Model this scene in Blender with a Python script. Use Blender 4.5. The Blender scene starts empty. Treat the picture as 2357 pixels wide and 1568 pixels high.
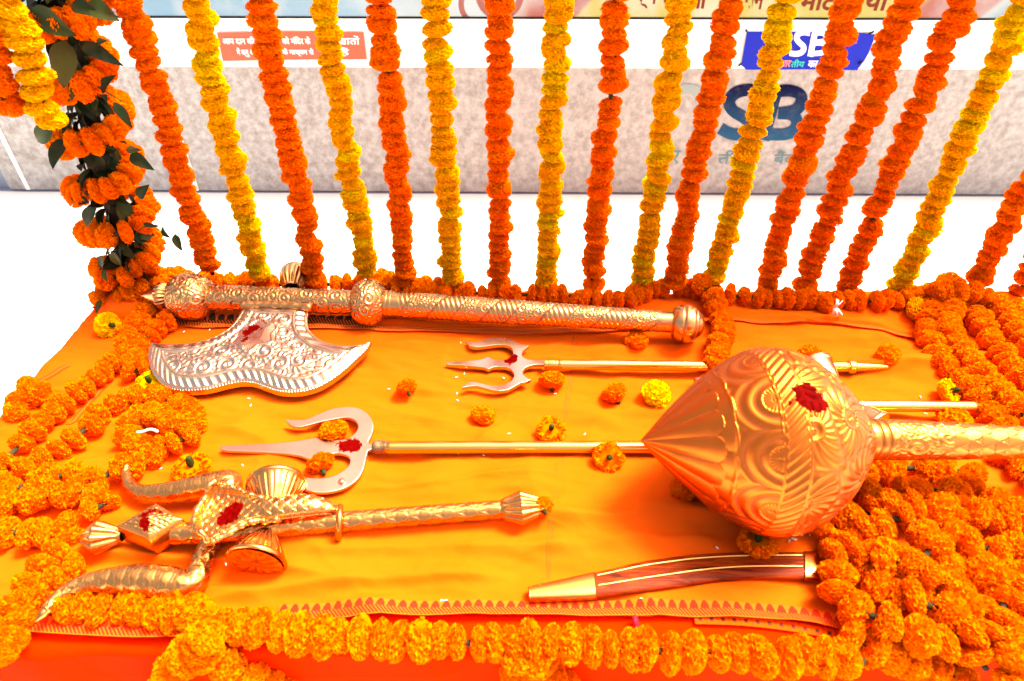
import bpy, bmesh, math, random
import numpy as np
from mathutils import Vector, Matrix, Quaternion

random.seed(7); RNG = np.random.default_rng(7)
S = bpy.context.scene
C = S.collection

# ------------------------------------------------------------------ camera
CAM_Z = 1.90; PITCH = math.radians(38.7); FPX = 1496.0; CU, CV = 1178.5, 784.0
TZ = 0.70                                   # table top height
cam = bpy.data.cameras.new('camera'); cam.sensor_width = 36.0; cam.lens = FPX / 2357.0 * 36.0
cam.clip_end = 500.0; cam.clip_start = 0.02
cob = bpy.data.objects.new('camera', cam); C.objects.link(cob)
cob.location = (0, 0, CAM_Z); cob.rotation_euler = (math.pi / 2 - PITCH, 0, 0)
S.camera = cob
cam.dof.use_dof = True; cam.dof.focus_distance = 1.85; cam.dof.aperture_fstop = 3.5
S.cycles.max_bounces = 4; S.cycles.diffuse_bounces = 3; S.cycles.glossy_bounces = 3; S.cycles.transmission_bounces = 3; S.cycles.caustics_reflective = False

# ------------------------------------------------------------------ light
SUN_EL = math.radians(63); SUN_DIR = Vector((math.cos(SUN_EL) * 0.92, math.cos(SUN_EL) * 0.39, math.sin(SUN_EL))).normalized()
W = bpy.data.worlds.new('World'); S.world = W; W.use_nodes = True
wn = W.node_tree.nodes; wl = W.node_tree.links
sky = wn.new('ShaderNodeTexSky'); sky.sky_type = 'NISHITA'; sky.sun_disc = False
sky.sun_elevation = SUN_EL; sky.sun_rotation = math.atan2(SUN_DIR.x, SUN_DIR.y)
sky.dust_density = 7.0; sky.air_density = 0.5; sky.ozone_density = 0.3
wn['Background'].inputs[1].default_value = 0.135
wl.new(sky.outputs[0], wn['Background'].inputs[0])
sd = bpy.data.lights.new('sun', 'SUN'); sd.energy = 2.8; sd.angle = math.radians(18); sd.color = (1.0, 0.95, 0.87)
so = bpy.data.objects.new('sun', sd); C.objects.link(so); so.rotation_euler = SUN_DIR.to_track_quat('Z', 'Y').to_euler()
S.view_settings.view_transform = 'Standard'; S.view_settings.look = 'None'
S.view_settings.exposure = 2.0; S.view_settings.use_white_balance = True; S.view_settings.white_balance_temperature = 7600; S.view_settings.gamma = 1.0; S.view_settings.use_curve_mapping = False

# ------------------------------------------------------------------ placing helpers
def ray(u, v):
    a = (u - CU) / FPX; b = (v - CV) / FPX
    c, s = math.cos(PITCH), math.sin(PITCH)
    return Vector((a, c - b * s, -s - b * c))
def P(u, v, h=0.0):                          # point at height h above the table top
    d = ray(u, v); t = (TZ + h - CAM_Z) / d.z
    return Vector((0, 0, CAM_Z)) + d * t
def PY(u, v, y):                             # point on the upright plane y = const
    d = ray(u, v); t = y / d.y
    return Vector((0, 0, CAM_Z)) + d * t
WALL_Y, WALL_K = 3.90, -0.0115
def PW(u, v, off=0.0):                       # point on the wall behind
    d = ray(u, v); t = (WALL_Y - off) / (d.y - WALL_K * d.x)
    return Vector((0, 0, CAM_Z)) + d * t
def px(p):                                   # metres covered by one picture unit at p
    c, s = math.cos(PITCH), math.sin(PITCH)
    return (p.y * c - (p.z - CAM_Z) * s) / FPX

def catmull(pts, n=12, closed=False):
    pts = [np.array(p, float) for p in pts]; out = []; N = len(pts)
    rng = range(N if closed else N - 1)
    for i in rng:
        if closed: p0, p1, p2, p3 = pts[i - 1], pts[i], pts[(i + 1) % N], pts[(i + 2) % N]
        else:
            p1, p2 = pts[i], pts[i + 1]
            p0 = pts[i - 1] if i > 0 else 2 * p1 - p2
            p3 = pts[i + 2] if i + 2 < N else 2 * p2 - p1
        for k in range(n):
            t = k / n
            out.append(0.5 * (2 * p1 + (p2 - p0) * t + (2 * p0 - 5 * p1 + 4 * p2 - p3) * t * t + (3 * p1 - p0 - 3 * p2 + p3) * t ** 3))
    if not closed: out.append(pts[-1])
    return np.array(out)
def resample(pts, step=None, n=None):
    d = np.r_[0, np.cumsum(np.linalg.norm(np.diff(pts, axis=0), axis=1))]
    if n is None: n = max(2, int(round(d[-1] / step)) + 1)
    s = np.linspace(0, d[-1], n)
    return np.stack([np.interp(s, d, pts[:, k]) for k in range(pts.shape[1])], 1)

LAT = RNG.random((256, 256))
def vnoise(x, y):
    x = np.asarray(x, float); y = np.asarray(y, float)
    xi = np.floor(x).astype(int); yi = np.floor(y).astype(int); fx = x - xi; fy = y - yi
    fx = fx * fx * (3 - 2 * fx); fy = fy * fy * (3 - 2 * fy)
    a = LAT[xi % 256, yi % 256]; b = LAT[(xi + 1) % 256, yi % 256]; c = LAT[xi % 256, (yi + 1) % 256]; d = LAT[(xi + 1) % 256, (yi + 1) % 256]
    return (a * (1 - fx) + b * fx) * (1 - fy) + (c * (1 - fx) + d * fx) * fy - 0.5
def sstep(a, b, x):
    t = np.clip((x - a) / (b - a), 0, 1); return t * t * (3 - 2 * t)

# ------------------------------------------------------------------ object helpers
def link(o, parent=None):
    C.objects.link(o)
    if parent is not None: o.parent = parent
    return o
def tag(o, label, cat, group=None, kind=None):
    o['label'] = label; o['category'] = cat
    if group: o['group'] = group
    if kind: o['kind'] = kind
    return o
def thing(name, label, cat, loc, group=None):
    o = bpy.data.objects.new(name, None); o.location = Vector(loc); o.empty_display_size = 0.05
    link(o); return tag(o, label, cat, group)
def mesh_obj(name, verts, faces, mat, parent=None, smooth=True, attrs=None, uv=None):
    me = bpy.data.meshes.new(name)
    V = np.asarray(verts, float).reshape(-1, 3)
    if parent is not None:
        b = np.zeros(3); q = parent
        while q is not None: b = b + np.array(q.location); q = q.parent
        V = V - b
    if isinstance(faces, np.ndarray) and faces.ndim == 2:
        k = faces.shape[1]; n = len(faces)
        me.vertices.add(len(V)); me.vertices.foreach_set('co', V.ravel())
        me.loops.add(n * k); me.loops.foreach_set('vertex_index', faces.ravel().astype(np.int32))
        me.polygons.add(n); me.polygons.foreach_set('loop_start', np.arange(0, n * k, k, dtype=np.int32))
        me.update(calc_edges=True); me.validate()
    else:
        me.from_pydata([tuple(v) for v in V], [], [tuple(int(i) for i in f) for f in faces]); me.validate()
    if smooth: me.polygons.foreach_set('use_smooth', [True] * len(me.polygons))
    if attrs:
        for an, av in attrs.items():
            a = me.attributes.new(an, 'FLOAT', 'POINT'); a.data.foreach_set('value', np.asarray(av, float).ravel())
    if uv is not None:
        UV = np.asarray(uv, float).reshape(-1, 2); l = me.uv_layers.new(name='UVMap')
        li = np.zeros(len(me.loops), np.int32); me.loops.foreach_get('vertex_index', li)
        l.data.foreach_set('uv', UV[li].ravel())
    if mat is not None:
        for m in (mat if isinstance(mat, (list, tuple)) else [mat]): me.materials.append(m)
    o = bpy.data.objects.new(name, me)
    return link(o, parent)
def grid_faces(n, m, close_u=False, flip=False):
    i = np.arange(n if close_u else n - 1)[:, None]; j = np.arange(m - 1)[None, :]
    a = i * m + j; b = ((i + 1) % n) * m + j
    F = np.stack([a, b, b + 1, a + 1], -1).reshape(-1, 4)
    return F[:, ::-1].copy() if flip else F

def frames(path):
    T = np.gradient(path, axis=0); T /= np.linalg.norm(T, axis=1)[:, None] + 1e-12
    up = np.array([0, 0, 1.0]) if abs(T[0][2]) < 0.9 else np.array([0, 1.0, 0])
    Ns = []; n = up - T[0] * up.dot(T[0]); n /= np.linalg.norm(n)
    for t in T:
        n = n - t * n.dot(t); n /= np.linalg.norm(n) + 1e-12; Ns.append(n.copy())
    Ns = np.array(Ns); return T, Ns, np.cross(T, Ns)
def tube(name, path, rad, mat, parent=None, seg=32, disp=None, flat=(1, 1), power=1.0, caps=True, attr=True):
    """swept tube; disp(theta[seg], s[n]) -> height, groove ; flat = (scale along normal, along binormal)"""
    path = np.asarray(path, float); n = len(path); rad = np.broadcast_to(np.asarray(rad, float), (n,))
    T, N, B = frames(path)
    th = np.linspace(0, 2 * math.pi, seg, endpoint=False)
    d = np.r_[0, np.cumsum(np.linalg.norm(np.diff(path, axis=0), axis=1))]
    cx = np.sign(np.cos(th)) * np.abs(np.cos(th)) ** power * flat[0]; cy = np.sign(np.sin(th)) * np.abs(np.sin(th)) ** power * flat[1]
    R = np.repeat(rad[None, :], seg, 0); G = np.zeros((seg, n))
    if disp is not None:
        hh, G = disp(th[:, None], d[None, :], rad[None, :]); R = R + hh; G = np.broadcast_to(G, (seg, n))
    V = path[None] + R[..., None] * (cx[:, None, None] * N[None] + cy[:, None, None] * B[None])
    F = grid_faces(seg, n, True)
    V = V.reshape(-1, 3); G = G.reshape(-1)
    if caps:
        k = len(V); V = np.vstack([V, path[0], path[-1]]); G = np.r_[G, 0, 0]
        a = np.arange(seg); b = (a + 1) % seg
        F = np.vstack([F, np.stack([np.full(seg, k), b * n, a * n, a * n], 1), np.stack([np.full(seg, k + 1), a * n + n - 1, b * n + n - 1, b * n + n - 1], 1)])
        F = [tuple(dict.fromkeys(f)) for f in F.tolist()]
    return mesh_obj(name, V, F, mat, parent, attrs={'groove': G} if attr else None)
def lathe(name, a, b, prof, mat, parent=None, seg=96, n=120, disp=None, smooth_prof=True, nside=None):
    """prof: list of (t 0..1 along a->b, radius)"""
    a = np.array(a, float); b = np.array(b, float); L = np.linalg.norm(b - a)
    pr = np.array(prof, float); pr[:, 0] *= L
    pr = resample(catmull(pr, 10), n=n) if smooth_prof else resample(pr, n=n)
    path = a[None] + (b - a)[None] / L * pr[:, :1]
    ax = (b - a) / L; up = np.array([0, 0, 1.0]) if abs(ax[2]) < 0.9 else np.array([0, 1.0, 0])
    N = up - ax * up.dot(ax); N /= np.linalg.norm(N); B = np.cross(ax, N)
    th = np.linspace(0, 2 * math.pi, seg, endpoint=False)
    R = np.repeat(np.maximum(pr[:, 1], 1e-4)[None], seg, 0); G = np.zeros_like(R)
    if nside: R = R * (math.cos(math.pi / nside) / np.cos((th + math.pi / nside) % (2 * math.pi / nside) - math.pi / nside))[:, None]
    if disp is not None:
        h, G = disp(th[:, None], pr[None, :, 0] / L, R); R = R + h; G = np.broadcast_to(G, R.shape)
    V = path[None] + R[..., None] * (np.cos(th)[:, None, None] * N + np.sin(th)[:, None, None] * B)
    return mesh_obj(name, V, grid_faces(seg, n, True), mat, parent, attrs={'groove': G})
def plate(name, outline, thick, mat, parent=None, bevel=0.004, seg=3):
    """flat plate cut to an outline (world points on its top face)"""
    bm = bmesh.new(); base = Vector((0, 0, 0)); q = parent
    while q is not None: base += q.location; q = q.parent
    vs = [bm.verts.new(Vector(p) - base) for p in outline]
    f = bm.faces.new(vs); f.normal_update()
    if f.normal.z < 0: f.normal_flip()
    r = bmesh.ops.extrude_face_region(bm, geom=[f])
    ev = [e for e in r['geom'] if isinstance(e, bmesh.types.BMVert)]
    bmesh.ops.translate(bm, verts=ev, vec=(0, 0, thick))
    if f.is_valid: f.normal_flip()
    bm.normal_update()
    top = set(ev); es = [e for e in bm.edges if e.verts[0] in top and e.verts[1] in top]
    bmesh.ops.bevel(bm, geom=es, offset=bevel, segments=seg, affect='EDGES', profile=0.6, clamp_overlap=True)
    bmesh.ops.recalc_face_normals(bm, faces=bm.faces)
    me = bpy.data.meshes.new(name); bm.to_mesh(me); bm.free(); me.materials.append(mat)
    o = bpy.data.objects.new(name, me); return link(o, parent)
def box(name, lo, hi, mat, parent=None, bev=0.0):
    x0, y0, z0 = lo; x1, y1, z1 = hi
    V = [(x0, y0, z0), (x1, y0, z0), (x1, y1, z0), (x0, y1, z0), (x0, y0, z1), (x1, y0, z1), (x1, y1, z1), (x0, y1, z1)]
    F = [(0, 3, 2, 1), (4, 5, 6, 7), (0, 1, 5, 4), (1, 2, 6, 5), (2, 3, 7, 6), (3, 0, 4, 7)]
    return mesh_obj(name, V, F, mat, parent, smooth=False)

# ------------------------------------------------------------------ materials
def new_mat(name):
    m = bpy.data.materials.new(name); m.use_nodes = True
    return m, m.node_tree.nodes, m.node_tree.links, m.node_tree.nodes['Principled BSDF']
def rgb(c): return (c[0], c[1], c[2], 1.0)
def mixc(N, L, fac, a, b, mode='MIX'):
    n = N.new('ShaderNodeMix'); n.data_type = 'RGBA'; n.blend_type = mode
    for sock, val in ((n.inputs[0], fac), (n.inputs[6], a), (n.inputs[7], b)):
        if hasattr(val, 'links'): L.new(val, sock)
        elif isinstance(val, (int, float)): sock.default_value = val
        else: sock.default_value = rgb(val)
    return n.outputs[2]
def math_n(N, L, op, a, b=None, clamp=False):
    n = N.new('ShaderNodeMath'); n.operation = op; n.use_clamp = clamp
    for s, v in ((n.inputs[0], a), (n.inputs[1], b)):
        if v is None: continue
        if hasattr(v, 'links'): L.new(v, s)
        else: s.default_value = v
    return n.outputs[0]
def noise_n(N, L, scale, detail=4, vec=None, rough=0.55, dist=0.0):
    n = N.new('ShaderNodeTexNoise'); n.inputs['Scale'].default_value = scale; n.inputs['Detail'].default_value = detail
    n.inputs['Roughness'].default_value = rough; n.inputs['Distortion'].default_value = dist
    if vec is not None: L.new(vec, n.inputs['Vector'])
    return n.outputs['Fac']
def ramp_n(N, L, fac, stops):
    r = N.new('ShaderNodeValToRGB'); L.new(fac, r.inputs[0]); e = r.color_ramp.elements
    while len(e) < len(stops): e.new(0.5)
    for k, (p, c) in enumerate(stops): e[k].position = p; e[k].color = rgb(c) if not isinstance(c, (int, float)) else (c, c, c, 1)
    return r.outputs[0]
def geo_pos(N): return N.new('ShaderNodeNewGeometry').outputs['Position']

def plain(name, col, rough=0.6, metal=0.0, var=0.12, scale=30.0, bump=0.0):
    m, N, L, B = new_mat(name); p = geo_pos(N)
    f = noise_n(N, L, scale, 5, p)
    L.new(mixc(N, L, f, [c * (1 - var) for c in col], [min(1, c * (1 + var)) for c in col]), B.inputs['Base Color'])
    B.inputs['Roughness'].default_value = rough; B.inputs['Metallic'].default_value = metal; B.inputs['Specular IOR Level'].default_value = 0.12
    if bump:
        b = N.new('ShaderNodeBump'); b.inputs['Strength'].default_value = bump; b.inputs['Distance'].default_value = 0.002
        L.new(noise_n(N, L, scale * 6, 4, p), b.inputs['Height']); L.new(b.outputs[0], B.inputs['Normal'])
    return m

def petal_mat(name, c1, c2, deep):
    m, N, L, B = new_mat(name)
    oi = N.new('ShaderNodeObjectInfo'); at = N.new('ShaderNodeAttribute'); at.attribute_name = 'petal'
    col = mixc(N, L, oi.outputs['Random'], c1, c2)
    col = mixc(N, L, math_n(N, L, 'MULTIPLY', at.outputs['Fac'], 0.5), col, deep)
    L.new(col, B.inputs['Base Color']); B.inputs['Roughness'].default_value = 0.8; B.inputs['Specular IOR Level'].default_value = 0.04
    tr = N.new('ShaderNodeBsdfTranslucent'); L.new(col, tr.inputs[0])
    mx = N.new('ShaderNodeMixShader'); mx.inputs[0].default_value = 0.50
    L.new(B.outputs[0], mx.inputs[1]); L.new(tr.outputs[0], mx.inputs[2])
    L.new(mx.outputs[0], N['Material Output'].inputs[0])
    return m

def metal(name, base, rough=0.24, spots=(), tint=None, dirt=(0.075, 0.014, 0.004), bump=0.0, bscale=180, brushed=False, blotch=0.35):
    m, N, L, B = new_mat(name); p = geo_pos(N)
    f = noise_n(N, L, 9.0, 5, p, 0.6)
    col = mixc(N, L, f, base, tint if tint else [c * 0.8 for c in base])
    at = N.new('ShaderNodeAttribute'); at.attribute_name = 'groove'
    g = math_n(N, L, 'MULTIPLY', at.outputs['Fac'], math_n(N, L, 'ADD', math_n(N, L, 'MULTIPLY', noise_n(N, L, 25, 3, p), 0.9), 0.35), True)
    # dull tarnish specks
    tn = ramp_n(N, L, noise_n(N, L, 60, 6, p, 0.7), [(0.62, 0.0), (0.78, 1.0)])
    g2 = math_n(N, L, 'MAXIMUM', g, math_n(N, L, 'MULTIPLY', tn, blotch))
    col = mixc(N, L, g2, col, dirt)
    rg = math_n(N, L, 'ADD', math_n(N, L, 'MULTIPLY', f, 0.16), rough - 0.08)
    rg = math_n(N, L, 'ADD', rg, math_n(N, L, 'MULTIPLY', g2, 0.25))
    met = math_n(N, L, 'SUBTRACT', 1.0, math_n(N, L, 'MULTIPLY', g2, 0.35))
    tot = None
    for (c, r, k) in spots:                       # vermilion powder daubed on the metal
        vd = N.new('ShaderNodeVectorMath'); vd.operation = 'DISTANCE'; L.new(p, vd.inputs[0]); vd.inputs[1].default_value = tuple(c)
        nz = noise_n(N, L, k, 5, p, 0.7, 0.6)
        q = math_n(N, L, 'SUBTRACT', math_n(N, L, 'MULTIPLY', nz, 2.0), math_n(N, L, 'MULTIPLY', vd.outputs['Value'], 1.0 / r))
        msk = ramp_n(N, L, q, [(0.16, 0.0), (0.19, 1.0)])
        red = mixc(N, L, noise_n(N, L, 90, 3, p), (0.022, 0.0, 0.0), (0.17, 0.001, 0.001))
        col = mixc(N, L, msk, col, red); tot = msk if tot is None else math_n(N, L, 'MAXIMUM', tot, msk)
        met = math_n(N, L, 'MULTIPLY', met, math_n(N, L, 'SUBTRACT', 1.0, msk))
        rg = math_n(N, L, 'MAXIMUM', rg, math_n(N, L, 'MULTIPLY', msk, 0.6))
    if tot is not None: L.new(math_n(N, L, 'SUBTRACT', 0.5, math_n(N, L, 'MULTIPLY', tot, 0.49)), B.inputs['Specular IOR Level'])
    L.new(col, B.inputs['Base Color']); L.new(rg, B.inputs['Roughness']); L.new(met, B.inputs['Metallic'])
    b = N.new('ShaderNodeBump'); b.inputs['Distance'].default_value = 0.0015; b.inputs['Strength'].default_value = max(bump, 0.06)
    if brushed:
        mp = N.new('ShaderNodeMapping'); mp.inputs['Scale'].default_value = (6, 120, 20); L.new(p, mp.inputs[0]); L.new(noise_n(N, L, 8, 4, mp.outputs[0]), b.inputs['Height'])
    else: L.new(noise_n(N, L, bscale if bump else 22, 3, p), b.inputs['Height'])
    L.new(b.outputs[0], B.inputs['Normal'])
    return m

def cloth_mat(name, c1, c2, trans=0.12, marks=False):
    m, N, L, B = new_mat(name); p = geo_pos(N)
    f = noise_n(N, L, 5, 5, p, 0.6)
    col = mixc(N, L, f, c1, c2)
    if marks:
        # slub threads
        mp = N.new('ShaderNodeMapping'); mp.inputs['Scale'].default_value = (6, 260, 1); L.new(p, mp.inputs[0])
        sl = ramp_n(N, L, noise_n(N, L, 5, 3, mp.outputs[0]), [(0.66, 0.0), (0.80, 1.0)])
        col = mixc(N, L, math_n(N, L, 'MULTIPLY', sl, 0.30), col, [c * 0.55 for c in c2])
        # loosely woven seam running across the cloth
        a = P(1325, 770); b = P(1255, 1330)
        sp = N.new('ShaderNodeSeparateXYZ'); L.new(p, sp.inputs[0])
        k = (b.x - a.x) / (b.y - a.y)
        dx = math_n(N, L, 'SUBTRACT', math_n(N, L, 'SUBTRACT', sp.outputs[0], a.x), math_n(N, L, 'MULTIPLY', math_n(N, L, 'SUBTRACT', sp.outputs[1], a.y), k))
        band = math_n(N, L, 'LESS_THAN', math_n(N, L, 'ABSOLUTE', dx), 0.009)
        mp2 = N.new('ShaderNodeMapping'); mp2.inputs['Scale'].default_value = (420, 14, 1); L.new(p, mp2.inputs[0])
        ln = ramp_n(N, L, noise_n(N, L, 1.0, 2, mp2.outputs[0]), [(0.5, 0.0), (0.6, 1.0)])
        gaps = ramp_n(N, L, noise_n(N, L, 9, 2, p), [(0.42, 0.0), (0.52, 1.0)])
        fm = math_n(N, L, 'MULTIPLY', math_n(N, L, 'MULTIPLY', band, ln), math_n(N, L, 'MULTIPLY', gaps, 0.55))
        col = mixc(N, L, fm, col, (0.22, 0.05, 0.01))
    L.new(col, B.inputs['Base Color']); B.inputs['Roughness'].default_value = 0.85; B.inputs['Specular IOR Level'].default_value = 0.02
    wv = noise_n(N, L, 420, 2, p); wr = noise_n(N, L, 26, 4, p)
    vo = N.new('ShaderNodeTexVoronoi'); vo.feature = 'DISTANCE_TO_EDGE'; vo.inputs['Scale'].default_value = 5.5
    mpv = N.new('ShaderNodeMapping'); mpv.inputs['Scale'].default_value = (0.7, 1.5, 1); L.new(p, mpv.inputs[0]); nv3 = N.new('ShaderNodeTexNoise'); nv3.inputs['Scale'].default_value = 4; L.new(mpv.outputs[0], nv3.inputs['Vector'])
    L.new(mixc(N, L, 0.22, mpv.outputs[0], nv3.outputs['Color'], 'ADD'), vo.inputs['Vector'])
    cr = ramp_n(N, L, vo.outputs['Distance'], [(0.0, 1.0), (0.07, 0.0)]); wr = math_n(N, L, 'ADD', wr, math_n(N, L, 'MULTIPLY', cr, 0.35))
    bb = N.new('ShaderNodeBump'); bb.inputs['Strength'].default_value = 0.30; bb.inputs['Distance'].default_value = 0.006
    L.new(math_n(N, L, 'ADD', math_n(N, L, 'MULTIPLY', wv, 0.08), wr), bb.inputs['Height']); L.new(bb.outputs[0], B.inputs['Normal'])
    return m

ORANGE = petal_mat('marigold_deep_orange', (0.98, 0.235, 0.006), (0.98, 0.195, 0.005), (0.97, 0.16, 0.003))
SAFFRON = petal_mat('marigold_saffron', (0.98, 0.235, 0.004), (0.98, 0.275, 0.004), (0.97, 0.19, 0.003))
YELLOW = petal_mat('marigold_yellow', (0.98, 0.51, 0.006), (0.98, 0.57, 0.006), (0.97, 0.43, 0.004))
LEMON = petal_mat('marigold_lemon', (0.90, 0.64, 0.006), (0.90, 0.66, 0.006), (0.88, 0.50, 0.004))
CALYX = plain('calyx_green', (0.022, 0.034, 0.005), 0.6, var=0.4, scale=120)
THREAD = plain('garland_thread', (0.035, 0.03, 0.012), 0.8, var=0.4, scale=150)
STRING = plain('pale_string', (0.80, 0.66, 0.52), 0.8)

# ------------------------------------------------------------------ marigold heads
def ico(sub):
    bm = bmesh.new(); bmesh.ops.create_icosphere(bm, subdivisions=sub, radius=1.0)
    V = np.array([v.co[:] for v in bm.verts]); F = [tuple(v.index for v in f.verts) for f in bm.faces]; bm.free(); return V, F
def flower_mesh(name, seed, mat, squash=0.56, n=190, hole=0.0):
    r = np.random.default_rng(seed); V = []; F = []; A = []
    cv, cf = ico(2); cv = cv * 0.80; cv[:, 2] *= squash
    if hole: cv[:, 2] = np.where(cv[:, 2] > 0.2, 0.05, cv[:, 2])
    V += cv.tolist(); F += cf; A += [0.9] * len(cv)
    lob = [(r.uniform(0, 2 * math.pi), r.uniform(0.6, 1.4)) for _ in range(4)]
    for i in range(n):
        z = 1 - 2 * (i + 0.5) / n; z = max(-1, min(1, z + r.uniform(-0.02, 0.02))); ph = i * 2.39996 + r.uniform(-0.25, 0.25); q = math.sqrt(max(0, 1 - z * z))
        if hole and z > hole: continue
        d = np.array([q * math.cos(ph), q * math.sin(ph), z])
        sc = 1 + 0.028 * sum(math.cos(ph * (k + 2) + a) * w for k, (a, w) in enumerate(lob)) * q
        t = np.cross(d, r.normal(size=3)); t /= np.linalg.norm(t); b = np.cross(d, t)
        tip = r.uniform(0.95, 1.04) * sc; fold = r.uniform(-0.13, 0.13); pr = r.random(); k0 = len(V)
        for rad, w, am, fo in ((0.70, 0.11, 0.0, 0.0), (tip * 0.93, 0.19, 0.035, 0.25), (tip, 0.22, 0.085, 1.0)):
            for j in (-1, -0.33, 0.33, 1):
                o = am * (1 if j in (-1, 0.33) else -1) * r.uniform(0.5, 1.3) + fold * fo
                p = d * (rad + r.uniform(-0.03, 0.03) * (fo > 0)) + t * (w * j) + b * o
                V.append([p[0], p[1], p[2] * squash]); A.append(pr)
        for rr in range(2):
            for c in range(3):
                a = k0 + rr * 4 + c; F.append((a, a + 1, a + 5, a + 4))
    me = bpy.data.meshes.new(name); me.from_pydata(V, [], F); me.materials.append(mat)
    a = me.attributes.new('petal', 'FLOAT', 'POINT'); a.data.foreach_set('value', A)
    me.polygons.foreach_set('use_smooth', [True] * len(me.polygons)); me.update(); return me
FM = {}
for key, mt in (('o', ORANGE), ('s', SAFFRON), ('y', YELLOW), ('l', LEMON)):
    FM[key] = [flower_mesh('marigold_head', 100 + k, mt, 0.57 + 0.03 * (k % 4)) for k in range(7)]
    FM[key + 'h'] = [flower_mesh('marigold_open_head', 300 + k, mt, 0.62, hole=0.62) for k in range(3)]
def put_flower(parent, loc, axis, key, R, rnd, name='flower', roll=None, squash=1.0):
    o = bpy.data.objects.new(name, rnd.choice(FM[key])); base = parent.location if parent else Vector((0, 0, 0))
    q = Vector(axis).to_track_quat('Z', 'Y') @ Quaternion((0, 0, 1), rnd.uniform(0, 6.28) if roll is None else roll)
    o.rotation_mode = 'QUATERNION'; o.rotation_quaternion = q; o.location = Vector(loc) - base
    o.scale = (R, R, R * squash); return link(o, parent)

def garland(name, label, pts, key, group=None, R=0.033, step=0.0345, seed=1, cat='garland', mix=None, jit=0.0035, gap=0.03, tilt=0.16):
    rnd = random.Random(seed)
    path = catmull([tuple(p) for p in pts], 14); fine = resample(path, 0.004)
    root = thing(name, label, cat, fine[0], group)
    d = 0.0; i = 0; L = 0.004 * (len(fine) - 1)
    while d < L:
        i = min(len(fine) - 2, int(d / 0.004)); p = Vector(fine[i]); a = Vector(fine[max(0, i - 3)]); b = Vector(fine[min(len(fine) - 1, i + 4)])
        t = (b - a).normalized()
        ax = (t + Vector((rnd.gauss(0, tilt), rnd.gauss(0, tilt), rnd.gauss(0, tilt)))).normalized()
        if rnd.random() < 0.5: ax = -ax
        r = R * rnd.uniform(0.88, 1.12)
        off = Vector((rnd.gauss(0, jit), rnd.gauss(0, jit), rnd.gauss(0, jit * 0.6)))
        k = key
        if mix and rnd.random() < mix[1]: k = mix[0]
        put_flower(root, p + off, ax, k, r, rnd, squash=rnd.uniform(0.85, 1.15))
        d += step * r / R * rnd.uniform(0.88, 1.1) + (0.012 if rnd.random() < gap else 0)
    tube('thread', resample(path, 0.012), 0.0065, THREAD, root, seg=6, attr=False)
    return root

# ================================================================== SETTING
FLOOR = plain('white_floor_paint', (0.80, 0.79, 0.77), 0.55, var=0.04, scale=1.3)
gv = 60.0
ground = mesh_obj('ground', [(-gv, -gv, 0), (gv, -gv, 0), (gv, gv, 0), (-gv, gv, 0)], [(0, 1, 2, 3)], FLOOR, smooth=False)
ground['kind'] = 'structure'

# ---- display wall behind the table
def wall_pt(x, z, off=0.0): return Vector((x, WALL_Y - off + WALL_K * x, z))
def wall_box(name, x0, x1, z0, z1, off0, off1, mat, parent):
    V = [wall_pt(x0, z0, off1), wall_pt(x1, z0, off1), wall_pt(x1, z0, off0), wall_pt(x0, z0, off0), wall_pt(x0, z1, off1), wall_pt(x1, z1, off1), wall_pt(x1, z1, off0), wall_pt(x0, z1, off0)]
    F = [(0, 3, 2, 1), (4, 5, 6, 7), (0, 1, 5, 4), (1, 2, 6, 5), (2, 3, 7, 6), (3, 0, 4, 7)]
    return mesh_obj(name, V, F, mat, parent, smooth=False)
def z_at(u, v): return PW(u, v).z
zb0 = z_at(1180, 455) ; zp0 = z_at(1180, 444); zw0 = z_at(1180, 152); zs0 = z_at(1180, 64); zl0 = z_at(1180, 39)
def mottled(name):
    m, N, L, B = new_mat(name); p = geo_pos(N)
    big = noise_n(N, L, 0.45, 2, p); mid = noise_n(N, L, 22, 8, p, 0.72)
    mp = N.new('ShaderNodeMapping'); mp.inputs['Scale'].default_value = (60, 60, 14); L.new(p, mp.inputs[0])
    st = noise_n(N, L, 1, 3, mp.outputs[0])
    sp = N.new('ShaderNodeSeparateXYZ'); L.new(p, sp.inputs[0])
    bounce_warm = ramp_n(N, L, math_n(N, L, 'ADD', math_n(N, L, 'MULTIPLY', sp.outputs[0], 0.16), math_n(N, L, 'MULTIPLY', big, 0.9)), [(0.08, (0.40, 0.41, 0.42)), (0.55, (0.42, 0.375, 0.35)), (1.0, (0.40, 0.385, 0.38))])  # warm middle tint paints in orange light bounced onto the panels
    col = mixc(N, L, ramp_n(N, L, mid, [(0.38, 1.0), (0.62, 0.0)]), bounce_warm, (0.24, 0.215, 0.20))
    col = mixc(N, L, math_n(N, L, 'MULTIPLY', st, 0.25), col, (0.25, 0.23, 0.23))
    L.new(col, B.inputs['Base Color']); B.inputs['Roughness'].default_value = 0.9; B.inputs['Specular IOR Level'].default_value = 0.05
    return m
MOTTLE = mottled('mottled_printed_panel')
WHITE = plain('white_trim', (0.82, 0.81, 0.78), 0.5, var=0.02, scale=3)
CREAM = plain('cream_banner_cloth', (0.80, 0.78, 0.72), 0.7, var=0.02, scale=2)
GREYBLUE = plain('grey_blue_plinth', (0.22, 0.26, 0.34), 0.7, var=0.15, scale=8)
BLACK = plain('black_gasket', (0.012, 0.012, 0.014), 0.5)
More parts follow.
